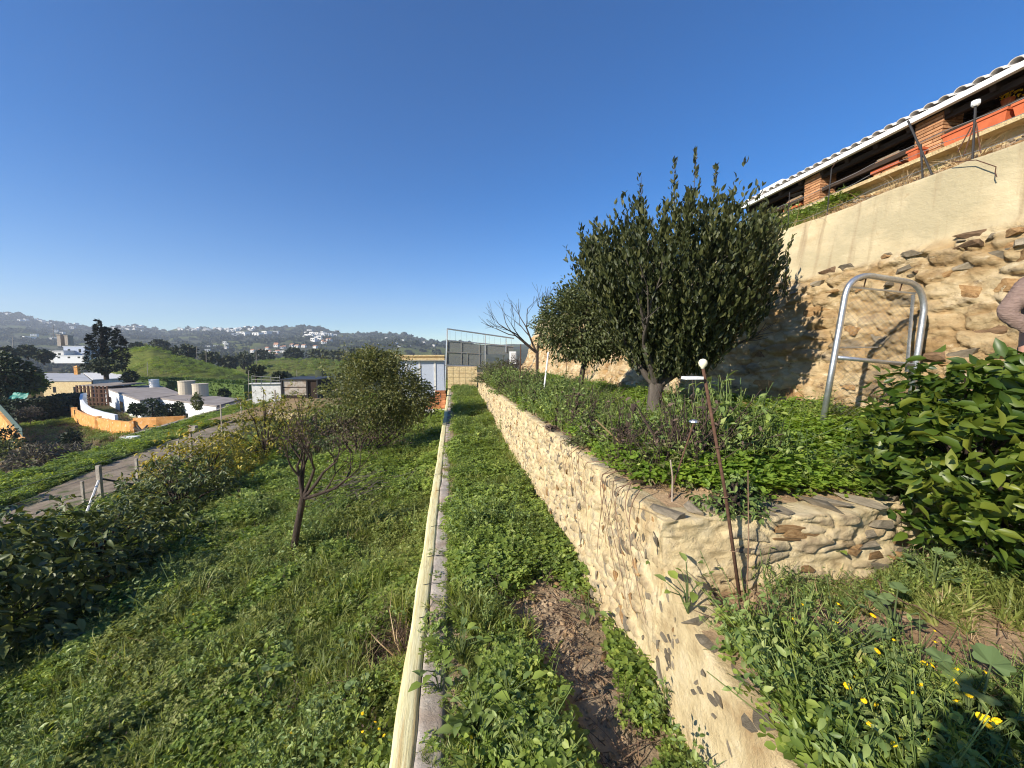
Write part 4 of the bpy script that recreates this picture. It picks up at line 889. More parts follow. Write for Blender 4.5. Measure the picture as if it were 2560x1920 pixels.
# ------------------------------------------------------------------ people
def figure(name, label, loc, rz, J, clothes, parent_hand=None):
    """one continuous skinned body; J: joint positions. clothes: (top material, trouser material)"""
    t = thing(name, label, 'person', loc, rz)
    def skin(nm, chains, mat, sub=2):
        vs, es, rs, idx = [], [], [], {}
        for ch in chains:
            prev = None
            for key, p, r in ch:
                if key not in idx: idx[key] = len(vs); vs.append(p); rs.append(r)
                if prev is not None: es.append((prev, idx[key]))
                prev = idx[key]
        me = bpy.data.meshes.new(nm); me.from_pydata(vs, es, []); me.materials.append(mat)
        o = link(nm, me, t); md = o.modifiers.new('skin', 'SKIN'); md.use_smooth_shade = True
        for i, r in enumerate(rs):
            d = me.skin_vertices[0].data[i]; d.radius = (r, r) if not hasattr(r, '__len__') else r; d.use_root = (i == 0)
        s = o.modifiers.new('subsurf', 'SUBSURF'); s.levels = sub; s.render_levels = sub
        return o
    V = lambda k: Vector(J[k])
    L = lambda a, b, f: tuple(V(a).lerp(V(b), f))
    pel = ('pel', J['pelvis'], .125)
    chains = [[pel, ('wai', L('pelvis', 'neck', .4), .11), ('che', L('pelvis', 'neck', .75), .125), ('nec', J['neck'], .06), ('hd0', L('neck', 'head', .45), .075), ('hd1', J['head'], .093), ('hd2', tuple(V('head') + Vector((0, 0, .085))), .07)]]
    chains.append([('hd1', J['head'], .09), ('nose', tuple(V('head') + V('face') * .105 + Vector((0, 0, -.01))), .013)])
    for s in 'LR':
        chains.append([('che', 0, 0), (s + 'sh', J[s + 'sh'], .062), (s + 'ua', L(s + 'sh', s + 'el', .5), .052), (s + 'el', J[s + 'el'], .042), (s + 'fa', L(s + 'el', s + 'wr', .4), .04), (s + 'wr', J[s + 'wr'], .028)])
        h = V(s + 'hd'); w = V(s + 'wr'); d = (h - w).normalized(); side = d.cross(V('face')).normalized() if abs(d.dot(V('face'))) < .9 else Vector((1, 0, 0))
        palm = w + d * .05
        chains.append([(s + 'wr', 0, 0), (s + 'pa', tuple(palm), (.034, .02))])
        for q, off_ in enumerate((-.03, -.01, .01, .03)):
            ln = (.062, .075, .07, .055)[q]; r0 = palm + side * off_ + d * .035
            chains.append([(s + 'pa', 0, 0), (f'{s}f{q}a', tuple(r0), .0095), (f'{s}f{q}b', tuple(r0 + d * ln * .5 + V('face') * .006), .0085), (f'{s}f{q}c', tuple(r0 + d * ln * .85 - V('face') * .012), .007)])
        th = palm - side * .035 - d * .01
        chains.append([(s + 'pa', 0, 0), (s + 'ta', tuple(th), .011), (s + 'tb', tuple(th - side * .018 + d * .035), .0085)])
        chains.append([pel, (s + 'hp', J[s + 'hp'], .095), (s + 'th', L(s + 'hp', s + 'kn', .5), .082), (s + 'kn', J[s + 'kn'], .058), (s + 'ca', L(s + 'kn', s + 'an', .35), .058), (s + 'an', J[s + 'an'], .038), (s + 'to', tuple(V(s + 'an') + V('face') * .15 + Vector((0, 0, -.05))), .034)])
    skin('body', chains, M['skin'])
    sh = [[('pel', tuple(V('pelvis') + Vector((0, 0, .0))), .155), ('wai', L('pelvis', 'neck', .4), .138), ('che', L('pelvis', 'neck', .75), .15), ('nec', L('pelvis', 'neck', .95), .085)]]
    for s in 'LR':
        sh.append([('che', 0, 0), (s + 'sh', J[s + 'sh'], .083), (s + 'ua', L(s + 'sh', s + 'el', .5), .075), (s + 'el', J[s + 'el'], .066), (s + 'fa', L(s + 'el', s + 'wr', .4), .062), (s + 'fb', L(s + 'el', s + 'wr', .88), .048)])
    top = skin('sweater', sh, clothes[0], 4)
    tx = bpy.data.textures.get('knit_folds') or bpy.data.textures.new('knit_folds', 'CLOUDS'); tx.noise_scale = .045; tx.noise_depth = 3
    dm = top.modifiers.new('folds', 'DISPLACE'); dm.texture = tx; dm.strength = .022; dm.mid_level = .5; dm.texture_coords = 'LOCAL'
    tr = [[('pel', tuple(V('pelvis') + Vector((0, 0, -.02))), .145), ('w', tuple(V('pelvis') + Vector((0, 0, .08))), .135)]]
    for s in 'LR':
        tr.append([('pel', 0, 0), (s + 'hp', J[s + 'hp'], .11), (s + 'th', L(s + 'hp', s + 'kn', .5), .098), (s + 'kn', J[s + 'kn'], .075), (s + 'ca', L(s + 'kn', s + 'an', .4), .074), (s + 'an', L(s + 'kn', s + 'an', .93), .058)])
        skin('shoe', [[('a', tuple(V(s + 'an') + Vector((0, 0, -.035)) - V('face') * .04), .045), ('b', tuple(V(s + 'an') + Vector((0, 0, -.045)) + V('face') * .10), .042), ('c', tuple(V(s + 'an') + Vector((0, 0, -.05)) + V('face') * .19), .032)]], M['shoe'], 1)
    skin('trousers', tr, clothes[1])
    skin('hair', [[('a', tuple(V('head') + Vector((0, 0, .07)) - V('face') * .02), .095), ('b', tuple(V('head') - V('face') * .05), .085), ('c', tuple(V('head') - V('face') * .055 + Vector((0, 0, -.10))), .06)]], M['hair'])
    for s in (-1, 1):
        side = V('face').cross(Vector((0, 0, 1)))
        bm = MB().lathe(tuple(V('head') + V('face') * .088 + side * .033 * s + Vector((0, 0, .015))), [(.002, -.011), (.010, -.005), (.012, 0), (.010, .005), (.002, .011)], 8); bm.build('eye', M['white'], t, True)
    return t
# person at the frame's edge: faces the camera side, hand on hip
J = dict(pelvis=(0, 0, .95), neck=(0, 0, 1.45), head=(0, -.03, 1.62), face=(-.35, -.94, 0),
         Lsh=(-.205, 0, 1.40), Lel=(-.40, .02, 1.14), Lwr=(-.27, -.10, .97), Lhd=(-.19, -.15, .93),
         Rsh=(.205, 0, 1.40), Rel=(.27, .05, 1.10), Rwr=(.25, -.06, .85), Rhd=(.24, -.08, .77),
         Lhp=(-.10, 0, .90), Lkn=(-.11, -.02, .49), Lan=(-.11, .02, .09), Rhp=(.10, 0, .90), Rkn=(.12, -.02, .49), Ran=(.13, .02, .09))
ez = 1.60
figure('person', 'person in a pinkish brown knitted sweater, only a bent sleeve showing beside the rock wall', (5.02, 2.62, ez), 0, J, (M['sweater'], M['trousers']))
# the photographer behind the lens: only the shadow shows
MB().box(-.9, 1.6, -1.6, -.12, -.2, .735).build('landing_step', M['concrete'])['kind'] = 'structure'
J = dict(pelvis=(-.28, -.30, .95), neck=(-.28, -.28, 1.47), head=(-.27, -.24, 1.64), face=(.1, .99, 0),
         Lsh=(-.49, -.27, 1.43), Lel=(-.46, -.20, 1.16), Lwr=(-.20, -.12, 1.52), Lhd=(-.10, -.10, 1.60),
         Rsh=(-.07, -.27, 1.43), Rel=(.20, -.24, 1.28), Rwr=(.16, -.12, 1.54), Rhd=(.10, -.10, 1.61),
         Lhp=(-.38, -.30, .90), Lkn=(-.40, -.30, .49), Lan=(-.41, -.32, .09), Rhp=(-.18, -.30, .90), Rkn=(-.16, -.30, .49), Ran=(-.14, -.32, .09))
figure('person', 'person in a dark jacket holding up a phone, throwing a shadow on the flowering weeds', (0, 0, .735), 0, J, (M['jacket'], M['trousers']))
ph = MB().box(-.078, .078, -.078, -.070, 2.36, 2.435).build('phone', M['dark_metal']); tag(ph, 'dark phone held sideways in two raised hands', 'phone')

# ------------------------------------------------------------------ trees and shrubs
def crown_tree(name, label, base, trunk_r, limbs, P, D, ln, wd, mat, bark, cat='tree', group=None, nleaf=0, cut=None, **kw):
    t = thing(name, label, cat, base, 0, group); b = np.array(base)
    limbs.build('trunk', bark, t, True)
    P = P - b
    if nleaf:
        d = np.linalg.norm(P + b - [0, 0, CAMZ], axis=1) + rng.uniform(0, .25, len(P)); o = np.argsort(d)
        near, rest = o[:nleaf], o[nleaf:]
        pr = [leaf_proto('leaf', mat, wd, c) for c in (.3, -.3, .8)]
        place_leaf_objs(P[near], D[near], ln, pr, t, droop=kw.get('droop', .3), spread=kw.get('spread', .6), up=kw.get('up', .6))
        P, D = P[rest], D[rest]
    f = foliage('crown', P, D, ln, wd, mat, t, **kw)
    if nleaf: f['kind'] = 'stuff'
    return t

# laurel
LB = (3.42, 6.2, 1.28); c0 = np.array([3.70, 6.2])
mb = MB(); tips = []
mb.tube([(0, 0, -.1), (.0, 0, .2), (.02, 0, .45), (.05, 0, .62)], [.135, .12, .115, .13], 10, cap=False)
rr = random.Random(4)
for (dx, dy, dz) in ((-.9, .1, 1), (-.35, .5, 1.2), (.15, -.4, 1.3), (.9, .1, 1.0), (1.3, -.2, .8), (.5, .6, 1.1), (-.5, -.6, 1.0), (1.0, .7, 1.1)):
    grow(mb, (.04, 0, .55), (dx, dy, dz), .95, .065, 3, tips, bend=.14, spread=.45, upw=.12, rr=rr)
P, D = [], []
zr = lambda z: np.interp(z, [1.95, 2.3, 2.8, 3.3, 3.8, 4.2], [.55, .9, 1.25, 1.58, 1.64, 1.3])
shoots = []; ms = MB()
for k in range(2700):
    z = rng.uniform(1.95, 4.12); a = rng.uniform(0, 6.283); r = zr(z) * rng.uniform(.05, 1) ** .42 * (.80 + .34 * float(vn(math.cos(a) * 1.6 + 4, math.sin(a) * 1.6 + 4, z * 1.2, 3)))
    if z < 2.5 and rng.random() < .25: continue
    x, y = c0[0] + r * math.cos(a), c0[1] + r * math.sin(a)
    shoots.append((x, y, z, r / 2.4, a, rng.uniform(.25, .5) + .45 * rng.uniform(0, 1) ** 4, 17))
for (px, py) in ((1690, 400), (1738, 378), (1790, 420), (1603, 440), (1835, 478), (1560, 530), (1635, 545), (1500, 560), (1665, 500), (1765, 500), (1900, 535), (1950, 570), (1715, 470), (1812, 520), (1612, 500), (1985, 620), (1470, 590), (1530, 575), (1580, 510), (1870, 560), (1930, 600)):
    p = aty(px, py, 6.2 + rng.uniform(-.4, .4)); L_ = rng.uniform(.8, 1.2); shoots.append((p.x - .06 * (p.x - c0[0]), p.y, p.z - L_, .05, 0 if p.x > c0[0] else math.pi, L_, 85))
for (x, y, z, tl, a, L_, n) in shoots:
    d = np.array([math.cos(a) * tl * .8, math.sin(a) * tl * .8, 1.0]); d /= np.linalg.norm(d); wv = rng.normal(0, .03, 2)
    for q in range(n):
        s = rng.uniform(0, 1) ** (.8 if n < 50 else 1.25); b = rng.uniform(0, 6.283); o_ = (.012 if n < 50 else .05 * (1.1 - s)); P.append(np.array([x + wv[0] * math.sin(s * 5), y + wv[1] * math.sin(s * 5), z]) + d * L_ * s + rng.normal(0, o_, 3)); D.append(d * 1.1 + np.array([math.cos(b), math.sin(b), 0]) * .62)
    if n > 50: ms.tube([(x - LB[0], y - LB[1], z - LB[2]), tuple(np.array([x, y, z]) + d * L_ - LB)], [.008, .003], 4, cap=False)
lt = crown_tree('laurel_tree', 'large dark green laurel tree with upright shoots beside the high wall', LB, .12, mb, np.array(P), np.array(D), .098, .38, M['laurel'], M['bark_grey'], nleaf=160, droop=-.15, spread=.15, up=.2)

ms.build('shoot_stems', M['bark_grey'], lt)['kind'] = 'stuff'
# second tree, small-leaved, between laurel and bare tree
def ellipsoid_pts(n, c, r, power=.45, flat=None):
    d = unit(rng.normal(0, 1, (n, 3))); q = d * (rng.uniform(.15, 1, (n, 1)) ** power); n1 = fbm(d[:, 0] * 2.6, d[:, 1] * 2.6, d[:, 2] * 2.6, 3, int(abs(c[0]) * 97) % 91)
    q *= (.38 + 1.15 * n1)[:, None]; kp = fbm(q[:, 0] * 4, q[:, 1] * 4, q[:, 2] * 4, 2, 13) > .36; q, d = q[kp], d[kp]
    if flat is not None: q[:, 2] = np.maximum(q[:, 2], flat)
    return np.array(c) + q * np.array(r), d
TB = (3.30, 9.6, 1.2); mb = MB(); tips = []
mb.tube([(0, 0, -.1), (-.05, 0, .5), (.05, 0, 1.0)], [.10, .075, .07], 8, cap=False)
for d in ((.8, 0, 1), (-.6, .2, 1.2), (0, -.4, 1.2), (.1, .6, 1)): grow(mb, (.05, 0, .98), d, .75, .045, 2, tips, bend=.2, spread=.5, rr=random.Random(6))
P, D = ellipsoid_pts(13000, (3.15, 9.6, 3.15), (1.15, 1.1, 1.0)); P2, D2 = ellipsoid_pts(4000, (3.9, 9.3, 2.75), (.8, .8, .5)); P3, D3 = ellipsoid_pts(4500, (3.4, 9.6, 3.75), (.75, .8, .65))
crown_tree('orange_tree', 'rounded olive green fruit tree with slim forked trunk, between laurel and bare tree', TB, .09, mb, np.concatenate([P, P2, P3]), np.concatenate([D, D2, D3]), .085, .48, M['olive'], M['bark_brown'], spread=.6, up=.5)

# bare tree
def bare_tree(name, label, base, limbs, r, L_, depth, bark, seed, trunk_h, leafcol=None, nleaves=0, **kw):
    t = thing(name, label, 'tree', base); mb = MB(); tips = []; rr = random.Random(seed)
    lx, ly = kw.pop('lean', (0, 0))
    mb.tube([(0, 0, -.1), (lx * .5, ly * .5, trunk_h * .5), (lx, ly, trunk_h)], [r * 1.15, r, r * .95], 8, cap=False)
    for d in limbs: grow(mb, (lx, ly, trunk_h - .02), d, L_, r * .7, depth, tips, rr=rr, **kw)
    mb.build('trunk', bark, t, True)
    if nleaves:
        P = np.array([tips[i % len(tips)][0][:] for i in range(nleaves)]) + rng.normal(0, .05, (nleaves, 3)); D = rng.normal(0, 1, (nleaves, 3))
        foliage('dead_leaves', P, D, .05, .5, leafcol, t, droop=.5, spread=.8, up=.2)
    return t
bare_tree('bare_tree', 'leafless dark tree with fine upswept twigs on the terrace, before the enclosure', (2.95, 13.5, 1.15), ((-.9, 0, .75), (-.55, .2, 1.1), (.1, .1, 1.3), (.5, -.1, 1.2), (-1.1, -.2, .55)), .058, 1.0, 3, M['bark_brown'], 12, 1.3, bend=.13, spread=.42, upw=.12, shrink=.72, minr=.005)
bare_tree('dying_tree', 'small pruned tree with brown withered leaves on a dark slanted trunk in the grass', (-2.78, 6.86, -1.05), ((-.25, 0, 1.1), (-.1, .1, 1.3), (.75, 0, .9), (1.1, -.1, .55), (.45, .2, .9)), .055, .56, 3, M['bark_brown'], 8, 1.02, M['brownleaf'], 380, bend=.2, spread=.5, upw=.14, shrink=.75, minr=.004, lean=(.22, 0))
# heap of grey branches behind it
t = thing('brush_pile', 'heap of grey pruned branches lying in the grass behind the withered tree', 'brush pile', (-2.6, 8.6, -1.05)); mb = MB()
for k in range(75):
    a = random.uniform(-1.3, 1.3); L_ = random.uniform(.3, .9); x, y, z = random.gauss(.35, .45), random.gauss(.5, .5), random.uniform(.02, .6)
    d = Vector((math.cos(a), math.sin(a) * .8, random.uniform(-.05, .5))) * L_ / 2; p = Vector((x, y, z))
    mb.tube([p - d, p + Vector((0, 0, random.uniform(-.08, .08))), p + d], [.010, .008, .003], 4, cap=False)
o = mb.build('branches', M['bark_grey'], t); o['kind'] = 'stuff'

# pomegranate-like bushy tree
PB = (-3.25, 13.45, -1.15); mb = MB(); tips = []; rr = random.Random(3)
for d in ((.2, 0, 1), (-.5, 0, 1), (.7, .2, .9), (.1, -.5, 1), (-.2, .6, 1), (1.0, -.2, .8)): grow(mb, (0, 0, -.05), d, .95, .045, 3, tips, bend=.16, spread=.5, upw=.08, rr=rr, minr=.005)
P, D = ellipsoid_pts(14000, (-2.55, 13.45, 1.05), (1.95, 1.7, 1.55), .6); P2, D2 = ellipsoid_pts(5000, (-1.5, 13.3, .85), (1.05, 1.0, 1.0)); P3, D3 = ellipsoid_pts(4500, (-2.6, 13.5, 2.1), (.9, .9, .55))
pomt = crown_tree('pomegranate_tree', 'big bushy olive yellow tree with many brown stems standing in the orchard grass', PB, .05, mb, np.concatenate([P, P2, P3]), np.concatenate([D, D2, D3]), .095, .5, M['bushy'], M['bark_brown'], spread=.7, up=.45)
sp = [aty(858, 872, 13.4), aty(806, 890, 13.4), aty(930, 878, 13.4)]
P = np.concatenate([np.array(p)[None] + rng.normal(0, 1, (90, 3)) * [.09, .09, .22] - [0, 0, .15] for p in sp]); foliage('top_shoots', P - np.array(PB), rng.normal(0, 1, P.shape), .07, .42, M['bushy'], pomt)
P, D = ellipsoid_pts(4200, (-2.9, 13.3, -.05), (1.45, 1.2, .75)); foliage('withered_leaves', P - np.array(PB), D, .06, .5, M['brownleaf'], pomt, droop=.5)

def shrub(name, label, x, y, rx, ry, h, mat, clusters, per, ln, wd, nleaf=0, cat='shrub', group=None, z0=None, droop=.75, bark=None, simple=False):
    z0 = float(z_left(np.array(x), np.array(y))) if z0 is None else z0; base = (x, y, z0 - .03)
    d = unit(rng.normal(0, 1, (clusters, 3))); d[:, 2] = np.abs(d[:, 2]) * 1.05 - .12
    n1 = fbm(d[:, 0] * 2 + x, d[:, 1] * 2 + y, d[:, 2] * 2, 3, 7); q = d * (rng.uniform(.35, 1, (clusters, 1)) ** .5) * (.62 + .75 * n1)[:, None]
    c = q * np.array([rx, ry, h]); c[:, 2] = np.maximum(c[:, 2], .08)
    P = np.repeat(c, per, 0) + rng.normal(0, ln * .35, (clusters * per, 3)); a = rng.uniform(0, 6.283, len(P))
    D = np.repeat(d, per, 0) * .5 + np.stack([np.cos(a), np.sin(a), 0 * a], 1)
    P[:, 2] = np.maximum(P[:, 2], .05)
    mb = MB()
    for i in range(0, clusters, max(1, clusters // 45)):
        p = Vector(c[i]); mb.tube([(p.x * .08, p.y * .08, 0), (p.x * .45, p.y * .45, p.z * .65), tuple(p)], [.028, .018, .006], 5, cap=False)
    return crown_tree(name, label, base, .03, mb, P + np.array(base), D, ln, wd, mat, bark or M['bark_brown'], cat, group, nleaf, droop=droop, spread=.35, up=.7, **({'simple': True} if simple else {}))
G_AV = 'shrubs growing along the orchard fence'
shrub('avocado_shrub', 'largest dark avocado shrub with drooping leaves, nearest to the camera along the fence', -6.9, 6.0, 2.4, 2.3, 2.0, M['avocado'], 850, 8, .19, .36, 200, group=G_AV)
shrub('avocado_shrub', 'dark avocado shrub between the largest shrub and the strutted fence post', -7.0, 8.5, 2.1, 1.8, 1.45, M['avocado'], 520, 8, .16, .34, group=G_AV)
shrub('avocado_shrub', 'glossy dark shrub at the foot of the strutted fence post', -7.2, 11.2, 2.0, 1.8, 1.6, M['avocado'], 520, 8, .15, .34, group=G_AV)
shrub('mango_shrub', 'low yellow green shrub in front of the post carrying a small box', -8.0, 13.8, 2.0, 1.9, 2.3, M['mango'], 480, 8, .15, .32, group=G_AV)
shrub('mango_shrub', 'tall yellow tipped shrub beyond the low yellow green one', -7.9, 17.4, 2.3, 2.1, 3.1, M['mango'], 520, 8, .15, .32, group=G_AV)
shrub('mango_shrub', 'farthest yellow tipped shrub of the fence row, beside the dark clipped-looking shrubs', -7.7, 21.0, 2.0, 1.9, 2.6, M['mango'], 380, 8, .15, .32, group=G_AV)
shrub('dark_shrub', 'dense dark green shrub left of the bushy olive yellow tree', -5.9, 19.5, 1.6, 1.5, 1.45, M['darkhedge'], 320, 9, .12, .4, group=G_AV)
shrub('dark_shrub', 'dark green shrub behind the withered tree at the end of the hedge', -5.3, 15.8, 1.3, 1.3, .95, M['avocado'], 220, 9, .12, .4, group=G_AV)
shrub('dark_shrub', 'low shrub in front of the pale shed wall at the far end of the orchard', -1.6, 24.0, .9, .8, .9, M['bushy'], 180, 8, .08, .4)

for k, (x, y, r, h, mt, lab) in enumerate(((1.85, 3.15, .34, .42, 'olive', 'bushy blue green weed by the bare soil at the wall corner'), (2.15, 3.7, .4, .5, 'broad', 'dense leafy weed behind the bushy weed at the wall corner'), (1.7, 4.4, .35, .5, 'olive', 'grey green weed leaning over the path wall before the burnt stump'), (1.75, 5.6, .4, .6, 'brownleaf', 'withered brown weed beside the burnt stump'), (2.2, 6.6, .5, .65, 'olive', 'tall grey green weed before the laurel trunk'), (1.75, 8.0, .5, .7, 'broad', 'leafy weed on the path wall near the slim forked tree'), (2.2, 10.2, .6, .8, 'olive', 'tall weed below the slim forked tree'), (1.8, 12.5, .7, .95, 'broad', 'high weed near the bare tree'), (2.0, 15.5, .9, 1.2, 'olive', 'tall green bush on the terrace before the enclosure'), (1.9, 19.0, 1.0, 1.3, 'olive', 'tall green bush at the far end of the path wall'), (2.8, 18.0, 1.0, 1.4, 'brownleaf', 'brown withered bush behind the bare tree'))):
    shrub('weed_bush', lab, x, y, r, r, h, M[mt], int(70 + 60 * r * r * 4), 9, .055 if r < .55 else .075, .42, z0=float(z_upper(np.array(x), np.array(y))), cat='weed', group='tall weeds on the upper terrace', droop=.2)
shrub('sprouting_weed', 'dark leafy weed hanging over the cross wall edge beside the lamp pole', 2.0, 2.48, .28, .22, .3, M['broad'], 70, 8, .055, .42, z0=1.25, cat='weed', droop=.6)
# big-leaved citrus at the edge of the terraces
CB = (4.25, 2.55, 1.25); nC = 640
d = unit(rng.normal(0, 1, (nC, 3))); q = d * (rng.uniform(.3, 1, (nC, 1)) ** .4) * (.72 + .5 * fbm(d[:, 0] * 2.3, d[:, 1] * 2.3, d[:, 2] * 2.3, 3, 5))[:, None]
c = np.array([4.06, 2.15, 1.62]) + q * np.array([1.22, .85, .76])
c2 = np.array([4.25, 2.8, 1.8]) + unit(rng.normal(0, 1, (90, 3))) * rng.uniform(.2, .55, (90, 1)); c3 = np.array([4.75, 2.1, 2.2]) + unit(rng.normal(0, 1, (60, 3))) * rng.uniform(.1, .5, (60, 1))
c = np.concatenate([c, c2, c3]); c = c[(c[:, 2] > .95)]
P = np.repeat(c, 8, 0) + rng.normal(0, .045, (len(c) * 8, 3)); a = rng.uniform(0, 6.283, len(P)); D = np.stack([np.cos(a), np.sin(a), rng.uniform(-.2, .9, len(a))], 1)
mb = MB()
for i in range(0, len(c), 12):
    p = Vector(c[i]) - Vector(CB); mb.tube([(p.x * .05, p.y * .05, -.45), (p.x * .4, p.y * .4, p.z * .5), tuple(p)], [.025, .014, .005], 5, cap=False)
crown_tree('citrus_bush', 'bright big-leaved citrus bush covering the end of the cross wall', CB, .03, mb, P, D, .125, .40, M['citrus'], M['bark_brown'], 'bush', None, 300, droop=.3, spread=.5, up=.25)

# ------------------------------------------------------------------ small things in the garden
LP = (1.90, 2.22, .74)
t = thing('garden_lamp', 'thin rusty garden lamp pole with small cream globe and solar panel, before the cross wall', 'lamp', LP)
top = aty(1757, 918, 2.22) - Vector(LP)
MB().tube([(0, 0, -.05), tuple(top * .5 + Vector((.012, 0, 0))), tuple(top)], [.0115, .0105, .0095], 8).build('pole', M['rust'], t, True)
MB().tube([(.03, -.01, -.05), (.02, -.01, .45), (.0, 0, .9)], [.005, .0045, .003], 5).build('cane', M['twig'], t)
MB().lathe(tuple(top), [(.010, -.01), (.013, .0), (.023, .010), (.027, .026), (.024, .040), (.014, .050), (.002, .053)], 14).build('globe', M['globe'], t, True)
MB().box(top.x - .125, top.x - .012, -.03, .03, top.z - .075, top.z - .058).build('solar_panel', M['white'], t)
for z in (.35, .72, 1.05): MB().tube([(top.x * z / 1.6 + .018 * math.cos(a), .018 * math.sin(a), z + .003 * a) for a in np.arange(0, 6.3, .6)], .003, 4).build('tie', M['twig'], t)
s0 = aty(1668, 1230, 2.75); s1 = aty(1735, 1055, 2.75)
t = thing('solar_stake_light', 'small silver capped stake light leaning among the terrace weeds', 'stake light', tuple(s0))
MB().tube([(0, 0, -.1), tuple(s1 - s0)], .006, 6).build('stake', M['rust'], t); MB().lathe(tuple(s1 - s0), [(.02, -.01), (.038, 0), (.034, .012), (.01, .02)], 12).build('cap', M['galv'], t)
for (a, b, y, lab, r, mt) in (((1560, 1095), (1585, 1010), 4.2, 'dark burnt stump sticking up from the terrace weeds', .045, 'bark_brown'), ((1905, 1190), (1903, 1115), 3.2, 'short black stake in the green ground cover', .009, 'dark_metal'), ((1681, 1235), (1676, 1150), 2.7, 'short grey stake near the cross wall end', .007, 'concrete')):
    A, B_ = aty(*a, y), aty(*b, y); t = thing('garden_stake' if 'stake' in lab else 'stump', lab, 'stake' if 'stake' in lab else 'stump', tuple(A)); MB().tube([(0, 0, -.12), tuple((B_ - A) * .5 + Vector((.01, 0, 0))), tuple(B_ - A)], [r, r * .95, r * .8], 8).build('shaft', M[mt], t)
for (a, b, y, r, mt, lab) in (((1357, 985), (1371, 880), 9.0, .022, 'white', 'thin white pole standing in weeds by the path wall'), ((1415, 935), (1417, 858), 9.5, .014, 'twig', 'brown cane standing against the rock wall between two trees'), ((1300, 935), (1302, 860), 12.0, .02, 'rust', 'rusty stake in front of the bare tree'), ((1590, 1105), (1490, 1050), 3.6, .010, 'straw', 'bleached dry cane lying slanted over the weeds')):
    A, B_ = aty(*a, y), aty(*b, y); t = thing('garden_cane', lab, 'cane', tuple(A)); MB().tube([(0, 0, -.15), tuple(B_ - A)], [r, r * .8], 6).build('shaft', M[mt], t)
t = thing('dry_vine', 'bare brown vine stems trailing over the path wall', 'vine', (1.5, 3.6, 1.3))
for k in range(13):
    y = random.uniform(-1.1, 1.4); mb = MB(); L_ = random.uniform(.35, 1.0); x0 = random.uniform(-.17, -.13); sw = random.uniform(-.5, .35); pts = [Vector((.12, y + .1, .02)), Vector((-.06, y, .05))]
    for q in range(9):
        u = (q + 1) / 9; pts.append(Vector((x0 - .05 * math.sin(u * 3.1) - .02 * u, y + sw * u + .10 * math.sin(u * 4 + k), .02 - L_ * u * u * .95)))
    mb.tube(pts, [.005 - .0003 * i for i in range(len(pts))], 4, cap=False).build('stem', M['twig'], t)
# litter of dry twigs and stones on the path
t = link('dry_litter', None) if False else None
mb = MB()
for k in range(420):
    r = random.random()
    if r < .62: x, y = random.uniform(.25, 1.25), random.uniform(1.6, 4.2); z = .02
    elif r < .85: x, y = random.uniform(1.6, 3.6), random.uniform(1.3, 2.25); z = .765
    else: x, y = random.uniform(1.5, 3.2), random.uniform(2.7, 4.2); z = 1.32
    a = random.uniform(0, 3.14); L_ = random.uniform(.05, .3); d = Vector((math.cos(a), math.sin(a), random.uniform(-.05, .2))) * L_; p = Vector((x, y, z + random.uniform(0, .03)))
    mb.tube([p, p + d * .5 + Vector((0, 0, random.uniform(0, .03))), p + d], [.004, .003, .0015], 3, cap=False)
tag(mb.build('dry_twigs', M['twig']), 'dry twigs and stalks littering the bare soil', kind='stuff')
for k, (px, py, z, s, lab) in enumerate(((1510, 1640, .06, .09, 'pale clod of earth at the foot of the path wall'), (1392, 1460, .05, .05, 'small pinkish stone on the bare path soil'), (1460, 1490, .05, .08, 'flat brown stone on the path soil near the wall foot'))):
    p = atz(px, py, z); o = put_stone(None, p, (s, s * 1.3, s * .7), (0, .2, k), ROCK_O[k]); o.name = 'loose_stone'; tag(o, lab, 'stone')

# ------------------------------------------------------------------ herbs with large leaves, and yellow flowers
def mallow_leaf(mat):
    v, f = [(0, 0, 0)], []; n = 21
    for k in range(n):
        a = -2.55 + 5.1 * k / (n - 1); r = .5 * (1 - .16 * (k % 3 == 0)); v.append((r * math.sin(a), .22 + r * math.cos(a) * .95, .10 * math.cos(3.8 * a) * r + .05))
    for k in range(1, n): f.append((0, k + 1, k))
    me = bpy.data.meshes.new('leaf'); me.from_pydata(v, [], f); me.materials.append(mat); me.update(); return me
MLF = mallow_leaf(M['mallow'])
LF = [leaf_proto('leaf', M['broad'], .5), leaf_proto('leaf', M['clover'], .6)]
def herb(loc, label, n, size, kind, group):
    t = thing('mallow_plant' if kind else 'dock_plant', label, 'plant', loc, 0, group); mb = MB()
    for k in range(n):
        a = random.uniform(0, 6.283); r = random.uniform(.06, .24) * (size / .13); h = random.uniform(.08, .30)
        p = Vector((r * math.cos(a), r * math.sin(a), h)); mb.tube([(0, 0, 0), (p.x * .4, p.y * .4, h * .75), tuple(p)], [.005, .004, .003], 4, cap=False)
        o = link('leaf', MLF if kind else LF[k % 2], t); o.location = p; s = size * random.uniform(.6, 1.15); o.scale = (s, s, s)
        o.rotation_euler = (random.uniform(-.1, .55), random.uniform(-.35, .35), a - math.pi / 2 + random.uniform(-.5, .5))
    mb.build('stem', M['stemg'], t)
zl = lambda x, y: float(z_left(np.array(x), np.array(y)))
GM = 'broad-leaved herbs'
